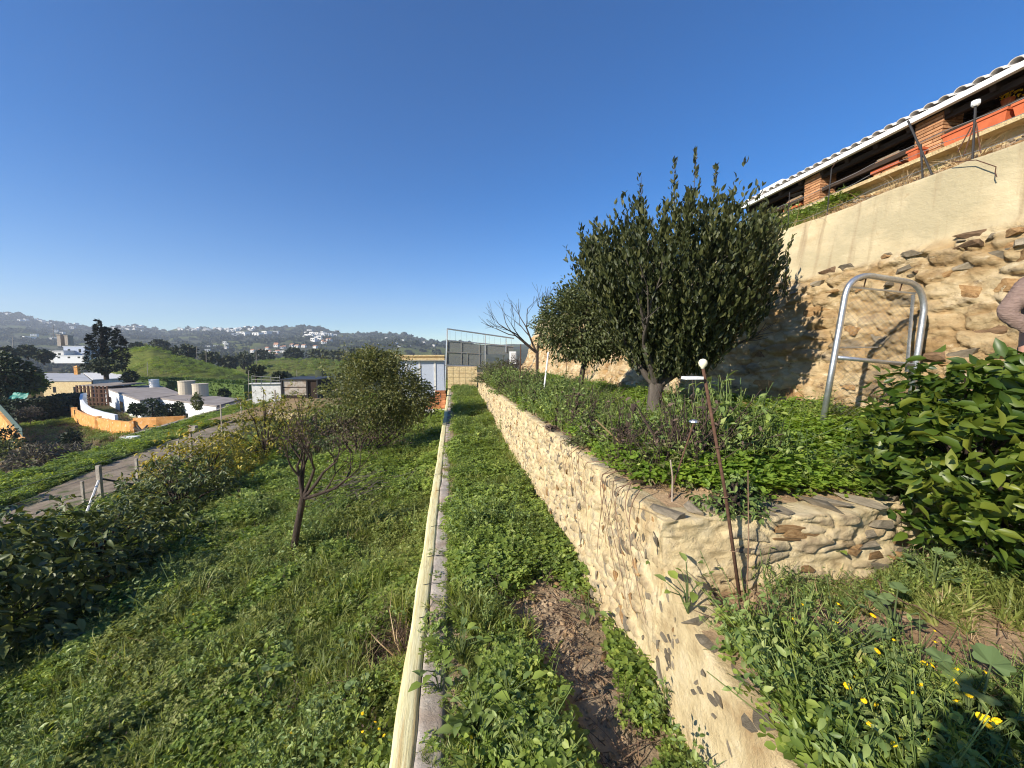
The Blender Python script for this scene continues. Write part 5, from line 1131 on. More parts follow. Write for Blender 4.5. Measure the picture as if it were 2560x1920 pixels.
for k, (px, py, z, n, s, kind, lab) in enumerate((
    (720, 1700, -1.0, 14, .17, 1, 'biggest pale green mallow in the orchard, half way along the bottom grass'), (640, 1790, -1.0, 12, .16, 1, 'mallow below the biggest pale green one in the orchard'),
    (890, 1790, -.9, 10, .14, 1, 'mallow beside yellow flowers near the cream wall'), (800, 1840, -1.0, 10, .14, 1, 'mallow in the lowest orchard corner away from the yellow flowers'), (860, 1660, -.9, 9, .12, 1, 'small mallow next to the brown dead thatch by the cream wall'),
    (760, 1330, -1.0, 10, .14, 0, 'blue green herb clump at the foot of the withered tree'), (700, 1440, -1.0, 9, .14, 0, 'broad herb clump just in front of the withered tree'),
    (1100, 1730, .04, 9, .11, 0, 'pointed-leaf herb overhanging the concrete strip of the cream wall'), (1180, 1510, .04, 12, .12, 0, 'upright herb clump on the path beside the bare soil'), (1240, 1470, .04, 10, .12, 0, 'pale leaved herb between path soil and concrete strip'),
    (1190, 1830, .04, 12, .12, 0, 'rounded light green herb at the bottom of the path'), (1270, 1790, .04, 12, .12, 0, 'herb with pale leaves in the middle of the path bottom'), (1340, 1850, .04, 12, .12, 0, 'herb on the path bottom close to the smooth wall foot'), (1470, 1560, .04, 9, .11, 0, 'herb tucked against the wall foot above the grass tuft'), (1150, 1650, .04, 12, .12, 0, 'dense herb clump covering the concrete strip half way'),
    (2230, 1600, .8, 12, .15, 1, 'large mallow among yellow flowers at the middle of the lower terrace'), (2140, 1680, .8, 10, .13, 1, 'mallow toward the smooth wall among yellow flowers'), (2440, 1870, .8, 9, .2, 1, 'mallow with the largest leaf, in the corner beyond the shadow'), (2330, 1480, .8, 8, .13, 1, 'grey green mallow on bare sand below the citrus bush'), (1720, 1530, .8, 8, .1, 0, 'small herb at the lower terrace edge by slate slabs'),
    (1650, 1420, .8, 10, .09, 0, 'bright bushy herb against the cross wall corner'), (1990, 1400, .8, 14, .11, 0, 'tall leafy herb clump leaning on the cross wall'), (2060, 1420, .8, 10, .11, 0, 'leafy herb clump right of the tall one by the cross wall'), (1880, 1390, .8, 10, .10, 0, 'herb clump beside the lamp pole foot'))):
    p = atz(px, py, z); zz = zl(p.x, p.y) if z < -.5 else z; herb((p.x, p.y, zz - .01), lab, n, s * (.62 if kind else .85), kind, GM)
def flower(loc, h, lean, label):
    t = thing('yellow_flower', label, 'flower', loc, random.uniform(0, 6), 'yellow daisies in the weeds'); tip = Vector((lean * h, 0, h))
    MB().tube([(0, 0, 0), (lean * h * .3, 0, h * .6), tuple(tip)], [.003, .0025, .002], 4, cap=False).build('stem', FST, t)
    o = link('flower_head', FHD, t); o.location = tip; fs = random.uniform(.4, .66); o.scale = (fs, fs, fs); o.rotation_euler = (random.uniform(-.5, .5), .3 + lean, 0)
FST = M['stemg']
mb = MB(); mb.lathe((0, 0, 0), [(.004, -.008), (.011, -.002), (.012, .004), (.007, .009), (.001, .010)], 10)
for k in range(12):
    a = k * 6.283 / 12; c, s = math.cos(a), math.sin(a); mb.add([(c * .009 - s * .004, s * .009 + c * .004, .002), (c * .009 + s * .004, s * .009 - c * .004, .002), (c * .022 + s * .005, s * .022 - c * .005, .004), (c * .025, s * .025, .003), (c * .022 - s * .005, s * .022 + c * .005, .004)], [(0, 1, 2, 3, 4)])
FHD = mb.mesh('flower_head', M['yellowfl'])
FL = [(int(random.uniform(1850, 2480)), int(random.uniform(1640, 1900))) for _ in range(34)] + [(1736, 1730), (1795, 1750), (1850, 1708), (2045, 1700), (2130, 1718), (1925, 1710), (2200, 1755), (2140, 1850), (2155, 1865), (2300, 1730), (2395, 1700), (2262, 1620), (2310, 1565), (2185, 1608), (2080, 1607), (2025, 1512), (2105, 1508), (2000, 1545), (2100, 1545), (2185, 1535), (2350, 1605), (2315, 1655), (2420, 1675), (2330, 1665), (2482, 1790), (2510, 1795), (2508, 1825), (2025, 1895), (1935, 1775), (1965, 1765), (2060, 1845), (1980, 1740), (2170, 1612), (2440, 1672), (1825, 1560), (1880, 1575), (1900, 1665), (1840, 1640)]
for i, (px, py) in enumerate(FL):
    h = random.uniform(.16, .28); p = atz(px, py, .76 + h)
    if p.x < 1.55: continue
    flower((p.x - .03, p.y, .74), h + .02, random.uniform(-.1, .25), 'yellow daisy on a thin stem among the weeds of the lower terrace')
for (px, py) in ((910, 1808), (930, 1835), (945, 1842), (970, 1870), (912, 1850), (720, 1870), (348, 1712), (475, 1505)):
    p = atz(px, py, -.75); flower((p.x, p.y, zl(p.x, p.y)), .28, .1, 'small yellow daisy low in the orchard grass')
for (px, py) in ((1172, 1858), (1432, 1912)):
    p = atz(px, py, .2); flower((p.x, p.y, .02), .2, .1, 'small yellow daisy on the path bottom')

# ------------------------------------------------------------------ ground cover
proto_coll('clodp', [rock_mesh(s + 60, M['soil']) for s in range(3)] + [rock_mesh(70, M['sand'])])
def pick(n, x0, x1, y0, y1, zf, mask=None, fall=None):
    """random points; fall: exponent >1 gathers them near y0"""
    x = rng.uniform(x0, x1, n); y = y0 + (y1 - y0) * rng.uniform(0, 1, n) ** (fall or 1)
    if mask is not None:
        k = rng.uniform(0, 1, n) < mask(x, y); x, y = x[k], y[k]
    return np.stack([x, y, zf(x, y)], 1)
cl = lambda x, y, s, sd, lo=.42, hi=.58: sstep(lo, hi, fbm(x * s, y * s, 0, 3, sd))
# orchard
om = lambda x, y: (x > np.interp(y, [0, 60], [-11.2, -11.2])) * (1 - .95 * sstep(.9, .5, np.hypot((x + .74) / .42, (y - 4.1) / .5)))
near_o = pick(15000, -7, -.42, 1.2, 9, z_left, om, 1.35)
scatter('orchard_grass', 'tangled green grass covering the orchard', 'grassp', near_o, 1.0, .3)
scatter('orchard_clover', 'small-leaved clover and chickweed among the orchard grass', 'cloverp', pick(17000, -7.5, -.42, 1.2, 10, z_left, lambda x, y: om(x, y) * (.35 + .65 * cl(x, y, .9, 101)), 1.35), .95, .3)
scatter('orchard_fine_weeds', 'fine-leaved weeds in the orchard', 'fineweed', pick(12000, -8, -.42, 1.2, 12, z_left, lambda x, y: om(x, y) * (.2 + .8 * cl(x, y, .8, 103)), 1.3), .95, .3)
scatter('orchard_leafy_weeds', 'upright leafy weeds in the orchard grass', 'weedp', pick(4200, -8, -.42, 2.2, 14, z_left, lambda x, y: om(x, y) * (.14 + .86 * cl(x, y, .75, 104, .44, .56)), 1.4), .85, .3)
scatter('orchard_stalks', 'brown stalks standing in the orchard weeds', 'deadweed', pick(420, -8, -.42, 2.2, 14, z_left, om, 1.3), .55, .4)
scatter('orchard_broad_weeds', 'scattered broad-leaved weeds in the orchard', 'rosettep', pick(1500, -7, -.5, 1.2, 12, z_left, lambda x, y: om(x, y) * (.1 + cl(x, y, .6, 107, .46, .6)), 1.3), .8, .25)
scatter('orchard_long_grass', 'longer arching grass clumps in the orchard', 'longgrass', pick(3600, -9, -.5, 1.2, 18, z_left, lambda x, y: om(x, y) * (.15 + cl(x, y, .7, 109, .5, .62)), 1.4), .85, .3)
scatter('orchard_dry_grass', 'yellowed dry stalks lying in the orchard grass', 'strawp', pick(1500, -8, -.42, 1.2, 14, z_left, lambda x, y: .03 + cl(x, y, .55, 113, .6, .7) + .9 * sstep(1.1, .5, np.hypot((x + .74) / .42, (y - 4.1) / .5)), 1.2), .8, .5)
scatter('far_orchard_grass', 'short bright grass at the far end of the orchard', 'cloverp', pick(15000, -11, -.42, 9, 46, z_left, lambda x, y: .9, 1.25), 1.5, .2)
scatter('far_orchard_tufts', 'grass tufts at the far end of the orchard', 'grassp', pick(9000, -11, -.42, 9, 46, z_left, None, 1.25), 1.2, .3)
scatter('dead_thatch', 'brown dead thatch lying against the cream wall', 'deadweed', pick(260, -1.25, -.42, 3.5, 4.8, z_left, lambda x, y: sstep(1.05, .7, np.hypot((x + .74) / .42, (y - 4.1) / .5))), .5, .8)
# verge beyond the road
zv = lambda x, y: z_left(x, y)
vm = lambda x, y: ((x < e2(y) - .1) & (x > e3(y))) * 1.0
scatter('verge_grass', 'rough grass on the bank beyond the dirt road', 'cloverp', pick(12000, -24, -13.5, 8, 55, zv, vm, 1.1), 1.9, .25)
scatter('verge_tufts', 'grass tufts on the bank beyond the dirt road', 'longgrass', pick(5000, -24, -13.5, 8, 55, zv, vm, 1.1), 1.0, .3)
scatter('road_weeds', 'weeds on the crown of the dirt road', 'cloverp', pick(4200, -20, -11.3, 8, 50, z_left, lambda x, y: ((x > e2(y)) & (x < e1(y))) * cl(x, y, .7, 117, .55, .66), 1.1), .8, .2)
# path
pm = lambda x, y: np.clip(1 - 1.0 * sstep(1.05, .7, np.hypot((x - .92) / .46, (y - 2.85) / 1.25) + 1.5 * (fbm(x * 2.6, y * 2.6, 0, 3, 119) - .5)), 0, 1) * np.where(x < .06, .5, 1)
scatter('path_clover', 'small-leaved weeds carpeting the path', 'cloverp', pick(9500, -.04, 1.32, 1.4, 25, z_path, lambda x, y: pm(x, y) * (.35 + .65 * cl(x, y, 1.3, 121)), 1.7), .85, .25)
scatter('path_grass', 'grass growing on the path', 'grassp', pick(5200, -.04, 1.32, 1.4, 25, z_path, lambda x, y: pm(x, y) * (.2 + .8 * cl(x, y, 1.4, 123, .4, .56)), 1.7), .85, .3)
scatter('path_broad_weeds', 'leafy weeds along the path', 'rosettep', pick(1500, .0, 1.3, 1.4, 12, z_path, lambda x, y: pm(x, y) * (.15 + .85 * cl(x, y, 1.3, 127, .45, .6)), 2.0), .52, .3)
scatter('path_leafy_weeds', 'upright leafy weeds along the path', 'weedp', pick(1900, .0, 1.3, 1.4, 24, z_path, lambda x, y: pm(x, y) * (.15 + .7 * cl(x, y, 1.0, 129)), 1.6), .66, .3)
scatter('path_dry_grass', 'dry stalks on the bare part of the path', 'deadweed', pick(150, .2, 1.3, 1.4, 4.5, z_path, lambda x, y: .15 + .5 * (1 - pm(x, y)), 1.2), .5, .7)
scatter('path_clods', 'clods of earth on the bare path soil', 'clodp', pick(1500, .1, 1.32, 1.5, 4.6, z_path, lambda x, y: .15 + .85 * (1 - pm(x, y))), .035, 1.0)
scatter('terrace_clods', 'clods of earth on the sandy terrace strip', 'clodp', pick(1100, 1.6, 4.4, .6, 2.35, z_near), .026, 1.0)
scatter('edge_clods', 'clods of earth and grit behind the cross wall', 'clodp', pick(900, 1.65, 4.0, 2.6, 3.6, z_upper), .028, 1.0)
scatter('kerb_weeds', 'small weeds rooted in the concrete strip beside the cream wall', 'cloverp', pick(260, -.24, -.06, 1.5, 24, lambda x, y: 0 * x + .035, lambda x, y: cl(x, y, 1.2, 161, .5, .6), 1.5), .5, .3)
scatter('kerb_tufts', 'grass tufts rooted in the concrete strip beside the cream wall', 'grassp', pick(260, -.27, -.06, 1.5, 24, lambda x, y: 0 * x + .035, lambda x, y: cl(x, y, 1.2, 162, .48, .6), 1.5), .5, .4)
# lower terrace
nm = lambda x, y: (.25 + .75 * sstep(.36, .5, fbm(x * 2.2, y * 2.2, 0, 3, 132))) * sstep(.06, -.08, y - (1.74 - .42 * (x - 2)) + .35 * (fbm(x * 2, y * 2, 0, 3, 131) - .5)) * (x > 1.60 - .24 * sstep(1.95, 1.4, y) + .12 * (fbm(x * 5, y * 5, 0, 2, 135) - .5))
scatter('terrace_clover', 'small-leaved weeds on the lower terrace', 'cloverp', pick(2300, 1.4, 4.2, -.6, 2.3, lambda x, y: np.where(x < 1.62, np.maximum(z_near(x, y), rw_top(y) - .02), z_near(x, y)), lambda x, y: nm(x, y) * (.5 + .5 * cl(x, y, 1.6, 133))), .9, .25)
scatter('terrace_leafy_weeds', 'upright leafy weeds on the lower terrace', 'weedp', pick(2300, 1.4, 4.2, -.6, 2.3, lambda x, y: np.where(x < 1.62, np.maximum(z_near(x, y), rw_top(y) - .02), z_near(x, y)), nm), .72, .4)
scatter('terrace_long_grass', 'arching grass in the lower terrace weeds', 'longgrass', pick(800, 1.6, 4.4, -.6, 2.3, z_near, lambda x, y: nm(x, y) * .8), .8, .4)
scatter('terrace_grass', 'grass among the weeds of the lower terrace', 'grassp', pick(1900, 1.6, 4.6, -.6, 2.3, z_near, lambda x, y: np.maximum(nm(x, y), .85 * sstep(2.7, 3.1, x) * sstep(1.62, 1.85, y + .2 * (x - 2.9))) * .8), .9, .35)
scatter('terrace_broad_weeds', 'broad-leaved weeds on the lower terrace', 'rosettep', pick(420, 1.6, 4.4, -.6, 2.3, z_near, lambda x, y: nm(x, y)), .65, .25)
scatter('terrace_dry_grass', 'thin dry grass on the sandy strip', 'strawp', pick(160, 1.6, 4.4, .8, 2.3, z_near, lambda x, y: .55), .7, .5)
scatter('cross_wall_weeds', 'weeds along the foot of the cross wall', 'weedp', pick(330, 1.95, 4.2, 2.02, 2.32, z_near, lambda x, y: .25 + .6 * sstep(2.0, 2.15, x)), .5, .25)
scatter('cross_wall_grass', 'fresh grass along the foot of the cross wall', 'grassp', pick(260, 2.4, 4.4, 1.98, 2.3, z_near), .7, .35)
# upper terrace
um = lambda x, y: sstep(2.60, 2.85, y + .30 * (fbm(x * 1.5, y * 1.5, 0, 3, 141) - .5) - .25 * sstep(2.4, 1.9, x) + .25 * sstep(2.9, 3.6, x)) * (x < hw_x(y, 1.35) - .25)
scatter('upper_clover', 'clover carpet on the upper terrace, sunlight painted into its green', 'sunlitclover', pick(11000, 1.6, 6.4, 2.5, 22, z_upper, lambda x, y: um(x, y), 1.6), .95, .2)
scatter('upper_fine_weeds', 'fine green weeds on the upper terrace', 'fineweed', pick(4200, 1.6, 6.2, 2.5, 22, z_upper, lambda x, y: um(x, y) * (.1 + .9 * cl(x, y, .9, 143)) * np.where(x > 2.7, .35, 1), 1.6), 1.0, .25)
scatter('upper_leafy_weeds', 'tall leafy weeds along the edge of the upper terrace', 'weedp', pick(3600, 1.5, 3.0, 2.6, 22, z_upper, lambda x, y: um(x, y) * (.25 + .75 * cl(x, y, .9, 145)), 1.3), 1.0, .25)
scatter('back_leafy_weeds', 'leafy weeds under the trees on the upper terrace', 'weedp', pick(500, 2.6, 5.6, 4.5, 24, z_upper, um, 1.3), .75, .25)
scatter('withered_weeds', 'brown withered weeds on the upper terrace', 'deadweed', pick(900, 1.5, 3.0, 3.0, 22, z_upper, lambda x, y: cl(x, y, .8, 147, .42, .56), 1.4), 1.0, .35)
scatter('terrace_straw', 'straw on the bare edge of the upper terrace', 'strawp', pick(260, 1.7, 3.4, 2.75, 4.0, z_upper, lambda x, y: 1 - .8 * um(x, y)), .4, .8)
# bank above the high wall
scatter('bank_weeds', 'weeds spilling over the top of the high wall', 'weedp', pick(1700, 6.9, 8.0, 2.0, 16, z_bank, lambda x, y: cl(x, y, .8, 151, .46, .56)), 1.0, .3)
scatter('bank_clover', 'green patches on the bank above the high wall', 'cloverp', pick(1500, 6.9, 8.05, 2.0, 16, z_bank, lambda x, y: cl(x, y, .8, 151, .44, .54)), 1.2, .3)
scatter('bank_dry_grass', 'dry stalks on the bank above the high wall', 'strawp', pick(500, 6.8, 8.0, 2.0, 16, z_bank), .9, .5)

# ------------------------------------------------------------------ fence along the dirt road
def road_post(px, base, top, y, label, struts=(), box=False, r=.045):
    A = aty(px, base, y); B_ = aty(px, top, y); A.z = min(A.z, float(z_left(np.array(A.x), np.array(A.y))) + .02)
    t = thing('concrete_post', label, 'fence post', tuple(A), 0, 'posts along the dirt road'); h = B_.z - A.z
    MB().box(-r, r, -r, r, -.2, h).build('post', M['concrete'], t)
    for (sx, sy) in struts:
        gz = float(z_left(np.array(A.x + sx), np.array(A.y + sy))) - A.z - .05
        MB().tube([(sx * .05, sy * .05, h * .62), (sx, sy, gz)], .032 if abs(r - .05) < .001 else .02, 6).build('strut', M['offwhite'] if sy < -.5 else M['dark_metal'], t)
    if box: MB().box(.04, .26, -.1, .1, h - .24, h - .03).build('meter_box', M['concrete'], t)
road_post(252, 1240, 1163, 13.6, 'concrete fence post with one pale and one dark strut among the shrubs', ((1.35, -2.3), (.7, 1.3)), r=.05)
road_post(211, 1275, 1203, 13.0, 'thin post just before the strutted fence post', r=.03)
road_post(345, 1208, 1146, 15.5, 'plain thin post standing at the edge of the dirt road between strutted posts', r=.035)
road_post(480, 1160, 1063, 17.8, 'taller post carrying a small grey box beside the dirt road', box=True)
road_post(447, 1150, 1102, 19.2, 'distant post with two splayed struts beside the boxed post', ((-.5, -1.0), (.4, 1.0)), r=.035)
road_post(604, 1048, 1005, 29.5, 'post among yellow tipped shrub tops far along the dirt road', r=.028)
road_post(690, 1035, 975, 32.5, 'tall strutted post near the concrete gate at the road end', ((-.4, -.8), (1.3, .4)), r=.04)
road_post(555, 1080, 1010, 24.5, 'slender post between the yellow tipped shrubs and the white house', r=.025)
fw = thing('road_fence', 'thin wire fence strung between the posts along the dirt road', 'wire fence', (-12, 15, -2))
for zz in (.35, .8, 1.2):
    pts = [Vector((x, y, float(z_left(np.array(x), np.array(y))) + zz)) - Vector((-12, 15, -2)) for x, y in ((-11.3, 8), (-11.6, 13.5), (-11.5, 15.5), (-11.2, 17.8), (-11.9, 20), (-13.0, 24.5), (-14.6, 29.5), (-13.7, 32.5))]
    MB().tube(pts, .006, 4).build('wire', M['wire'], fw)

# ------------------------------------------------------------------ kerb wall, orange walls and the white house below
zf = lambda x, y: float(h_far(np.array([x]), np.array([y]))[0][0])
t = thing('kerb_wall', 'long low whitish kerb wall between the grassy bank and the white house', 'wall', (0, 0, 0))
kp = [(-21.3, 28.4), (-21.7, 32), (-22.3, 37), (-23.2, 43), (-24.0, 48), (-25.2, 55), (-26.5, 62)]
mb = MB()
for (a, b) in zip(kp[:-1], kp[1:]):
    za, zb = float(z_left(np.array(a[0]), 0)) + .3, float(z_left(np.array(b[0]), 0)) + .3
    mb.hexa([(a[0] - .35, a[1], -7.4), (a[0], a[1], -7.4), (b[0], b[1], -7.4), (b[0] - .35, b[1], -7.4), (a[0] - .35, a[1], za), (a[0], a[1], za), (b[0], b[1], zb), (b[0] - .35, b[1], zb)])
mb.build('kerb', M['concrete'], t)
q = atz(322, 1113, -3.35); MB().box(q.x - .42, q.x + .28, q.y, q.y + .6, -6, -2.86).build('end_block', M['white'], t)
def panel_wall(name, label, cat, pts, h, mat, z0, thick=.3, part='wall_panel', ztop=None):
    t = thing(name, label, cat, (0, 0, 0))
    for i, (a, b) in enumerate(zip(pts[:-1], pts[1:])):
        a, b = Vector((a[0], a[1], 0)), Vector((b[0], b[1], 0)); d = (b - a).normalized(); n = Vector((-d.y, d.x, 0)) * thick / 2
        ha = h if not hasattr(h, '__len__') else h[i]; hb = h if not hasattr(h, '__len__') else h[i + 1]
        za = z0 if not hasattr(z0, '__len__') else z0[i]; zb = z0 if not hasattr(z0, '__len__') else z0[i + 1]; e = d * .012
        P = [a + e - n, b - e - n, b - e + n, a + e + n]; zz = (za, zb, zb, za); hh = (za + ha, zb + hb, zb + hb, za + ha)
        MB().hexa([(p.x, p.y, z - .8) for p, z in zip(P, zz)] + [(p.x, p.y, z) for p, z in zip(P, hh)]).build(part, mat, t)
    return t
def bez(pts, n):
    out = []; P = [Vector((*p, 0)) for p in pts]
    for i in range(n + 1):
        u = i / n * (len(P) - 1); k = min(int(u), len(P) - 2); f = u - k
        p0, p1, p2, p3 = P[max(k - 1, 0)], P[k], P[k + 1], P[min(k + 2, len(P) - 1)]
        q = .5 * ((2 * p1) + (p2 - p0) * f + (2 * p0 - 5 * p1 + 4 * p2 - p3) * f * f + (3 * p1 - p0 - 3 * p2 + p3) * f ** 3); out.append((q.x, q.y))
    return out
oz = -6.6
opts = [tuple(atz(x, y, oz))[:2] for x, y in ((172, 1020), (176, 1036), (196, 1056), (232, 1072), (285, 1084), (335, 1090))]
op = bez(opts, 9); ow = panel_wall('orange_wall', 'curved orange rendered garden wall with faded white patches before the white house', 'wall', op, 1.55, M['orangewall'], oz)
last = op[-1]; op2 = [last, (last[0] + 2.4, last[1] - .2), (last[0] + 4.9, last[1] + .3)]
for i, (a, b) in enumerate(zip(op2[:-1], op2[1:])):
    MB().hexa([(a[0], a[1], oz - .5), (b[0], b[1], oz - .5), (b[0], b[1] + .3, oz - .5), (a[0], a[1] + .3, oz - .5), (a[0], a[1], oz + 2.0 + .5 * i * .2), (b[0], b[1], oz + 2.05), (b[0], b[1] + .3, oz + 2.05), (a[0], a[1] + .3, oz + 2.0)]).build('wall_panel', M['orangewall'], ow)
for k in (0, 3, 6, 9):
    p = op[k]; MB().box(p[0] - .2, p[0] + .2, p[1] - .22, p[1] + .22, oz, oz + 1.72).build('pier', M['orangewall'], ow)
wp = bez([tuple(atz(x, y, oz + 1.0))[:2] for x, y in ((216, 1012), (204, 1020), (212, 1033), (240, 1046), (292, 1056))], 6)
panel_wall('white_wall', 'curved white wall rising just behind the orange garden wall', 'wall', wp, [2.9, 3.0, 2.6, 2.3, 2.1, 2.0, 1.9], M['white'], oz)
lw = panel_wall('orange_wall', 'straight yellowish orange wall topped with green fencing at the edge of the rough field', 'wall', [tuple(atz(x, y, -6.4))[:2] for x, y in ((-60, 1075), (0, 1085), (30, 1105), (60, 1128))], [3.1, 2.8, 1.9, 1.2], M['orangewall'], -6.4)
gp = [tuple(atz(x, y, -6.4))[:2] for x, y in ((-60, 1073), (0, 1083), (30, 1103), (60, 1126))]
for a, b, h0, h1 in zip(gp[:-1], gp[1:], (3.1, 2.8, 1.9), (2.8, 1.9, 1.2)):
    MB().hexa([(a[0], a[1], -6.4 + h0), (b[0], b[1], -6.4 + h1), (b[0], b[1] + .05, -6.4 + h1), (a[0], a[1] + .05, -6.4 + h0), (a[0], a[1], -5.6 + h0), (b[0], b[1], -5.6 + h1), (b[0], b[1] + .05, -5.6 + h1), (a[0], a[1] + .05, -5.6 + h0)]).build('fence_panel', M['greenmesh'], lw)

def quad_house(name, label, foot, z0, z1, wall, roof, wins=(), par=0.0, overhang=.25, group=None):
    """foot: 4 ground corners (front-left, front-right, back-right, back-left)"""
    t = thing(name, label, 'house', (0, 0, 0), 0, group)
    f = [Vector((p[0], p[1], 0)) for p in foot]; c = sum(f, Vector()) / 4
    mb = MB(); mb.hexa([(p.x, p.y, z0) for p in f] + [(p.x, p.y, z1) for p in f]); mb.build('wall', wall, t)
    g = [c + (p - c) * (1 + overhang / max(.1, (p - c).length)) for p in f]
    MB().hexa([(p.x, p.y, z1 + .002) for p in g] + [(p.x, p.y, z1 + .22) for p in g]).build('roof', roof, t)
    for (side, s0, s1, za, zb) in wins:
        a, b = f[side], f[(side + 1) % 4]; d = b - a; n = Vector((d.y, -d.x, 0)).normalized()
        if (a + d / 2 + n - c).length < (a + d / 2 - c).length: n = -n
        p, q = a + d * s0, a + d * s1; w = MB(); w.hexa([(p.x - n.x * .1, p.y - n.y * .1, za), (q.x - n.x * .1, q.y - n.y * .1, za), (q.x + n.x * .03, q.y + n.y * .03, za), (p.x + n.x * .03, p.y + n.y * .03, za), (p.x - n.x * .1, p.y - n.y * .1, zb), (q.x - n.x * .1, q.y - n.y * .1, zb), (q.x + n.x * .03, q.y + n.y * .03, zb), (p.x + n.x * .03, p.y + n.y * .03, zb)]).build('window', M['glassdark'], t)
    return t
A1, A2, A3, A4 = [tuple(atz(x, y, -3.6))[:2] for x, y in ((262, 969), (350, 1000), (455, 985), (395, 962))]
h = quad_house('white_house', 'long flat-roofed white house with small dark windows behind the orange garden wall', (A1, A2, A3, A4), -7.2, -3.8, M['white'], M['flatroof'], ((0, .12, .22, -5.9, -4.9), (0, .48, .58, -6.4, -4.9), (0, .78, .86, -5.9, -5.0)))
B1, B2, B3, B4 = [tuple(atz(x, y, -3.6))[:2] for x, y in ((392, 992), (540, 1013), (600, 996), (455, 982))]
quad_house('white_house', 'lower white annex with flat brown roof in front of the water tanks', (B1, B2, B3, B4), -7.2, -3.85, M['white'], M['flatroof'], ((0, .12, .18, -6.1, -5.2), (0, .5, .56, -6.1, -5.2)))
for (x, base, top, w, lab) in ((468, 985, 952, 19, 'tall beige cylindrical water tank, the left of the pair on the flat roof'), (502, 990, 959, 18, 'beige cylindrical water tank, the right of the pair on the flat roof'), (386, 968, 948, 11, 'small white round tank behind the flat roofed house')):
    y = atz(x, base, -3.6).y; a, b = aty(x, base, y), aty(x, top, y); r = (aty(x + w, base, y) - a).length
    t = thing('water_tank', lab, 'water tank', tuple(a), 0, 'water tanks on the flat roof'); hh = b.z - a.z
    MB().lathe((0, 0, 0), [(r, -.3), (r, hh * .94)], 20).build('drum', M['tank'] if w > 12 else M['white'], t, False); MB().lathe((0, 0, 0), [(r * 1.05, hh * .94), (r * 1.05, hh)], 20).build('rim', M['tank'] if w > 12 else M['white'], t)
    for k in range(5): MB().lathe((0, 0, 0), [(r * 1.012, hh * (.12 + .17 * k)), (r * 1.012, hh * (.14 + .17 * k))], 20).build('band', M['tank'], t)
# cage-like pergola beside the house
p0 = atz(196, 1012, oz); p1 = atz(272, 1015, oz)
t = thing('pergola', 'dark wooden lattice shed beside the white house', 'pergola', (0, 0, 0)); dx = p1 - p0
for k in range(9):
    p = p0 + dx * k / 8; MB().box(p.x - .12, p.x + .12, p.y - .12, p.y + .12, oz - .3, -3.4 + .3).build('post', M['rust'], t)
for z in (-6.0, -5.2, -4.4, -3.7): MB().bar(p0 + Vector((0, 0, z - oz)), p1 + Vector((0, 0, z - oz)), .12, .14).build('rail', M['rust'], t)
n = Vector((-dx.y, dx.x, 0)).normalized() * 6
MB().hexa([p0 + Vector((0, 0, 3.35)), p1 + Vector((0, 0, 3.35)), p1 + n + Vector((0, 0, 3.5)), p0 + n + Vector((0, 0, 3.5)), p0 + Vector((0, 0, 3.5)), p1 + Vector((0, 0, 3.5)), p1 + n + Vector((0, 0, 3.65)), p0 + n + Vector((0, 0, 3.65))]).build('roof', M['flatroof'], t)
MB().hexa([p0 + n * .4 + Vector((0, 0, 0)), p1 + n * .4, p1 + n * .45, p0 + n * .45, p0 + n * .4 + Vector((0, 0, 3.3)), p1 + n * .4 + Vector((0, 0, 3.3)), p1 + n * .45 + Vector((0, 0, 3.3)), p0 + n * .45 + Vector((0, 0, 3.3))]).build('back_wall', M['rust'], t)
def box_house(name, label, x0, x1, yb, yt, Y, depth, wall, roof, wins=0, group=None, rt=.2, cat='house'):
    a, b = aty(x0, yb, Y), aty(x1, yb, Y); ztop = aty(x0, yt, Y).z; z0 = min(a.z, b.z) - 1.5
    t = thing(name, label, cat, ((a.x + b.x) / 2, Y, a.z), 0, group); w = (b.x - a.x) / 2; o = a.z
    MB().box(-w, w, 0, depth, z0 - o, ztop - o - rt).build('wall', wall, t)
    MB().box(-w - .2, w + .2, -.2, depth + .2, ztop - o - rt + .002, ztop - o).build('roof', roof, t)
    for k in range(wins):
        x = -w + 2 * w * (k + .5) / wins; hh = ztop - a.z; MB().box(x - .45, x + .45, -.03, .1, hh * .30, hh * .68).build('window', M['glassdark'], t)
    return t
Q = lambda *pts: [tuple(atz(x, y, -2.9))[:2] for x, y in pts]
quad_house('flat_building', 'wide low tan building with pale grey flat roof behind the dark hedge', Q((106, 951), (228, 951), (206, 933), (112, 933)), -7.6, -3.1, M['mortar'], M['greyroof'], ((0, .2, .26, -5.4, -4.2), (0, .62, .68, -5.4, -4.2)))
quad_house('flat_building', 'whitish flat roof building just below the tall conifer', Q((232, 949), (309, 945), (300, 931), (209, 932)), -7.6, -3.1, M['offwhite'], M['offwhite'], ((0, .3, .36, -5.2, -4.2),))
box_house('villa', 'white low villa with blue grey roof seen beside the tall conifer', 98, 160, 897, 876, 190, 16, M['offwhite'], M['greyroof'], 3)
box_house('villa', 'white house with pale blue upper storey, partly behind the tall conifer', 160, 214, 888, 865, 195, 14, M['bluepanel'], M['white'], 2)
box_house('villa', 'long white lower wing in front of the pale blue storey', 135, 210, 899, 888, 186, 8, M['white'], M['white'], 3)
for (x0, x1, yb, yt, lab) in ((143, 152, 858, 836, 'taller raw concrete tower on the slope behind the villas'), (162, 170, 856, 838, 'shorter raw concrete tower beside the taller one')):
    box_house('concrete_tower', lab, x0, x1, yb, yt, 230, 3, M['concrete'], M['concrete'], 0, None, .3, 'tower')
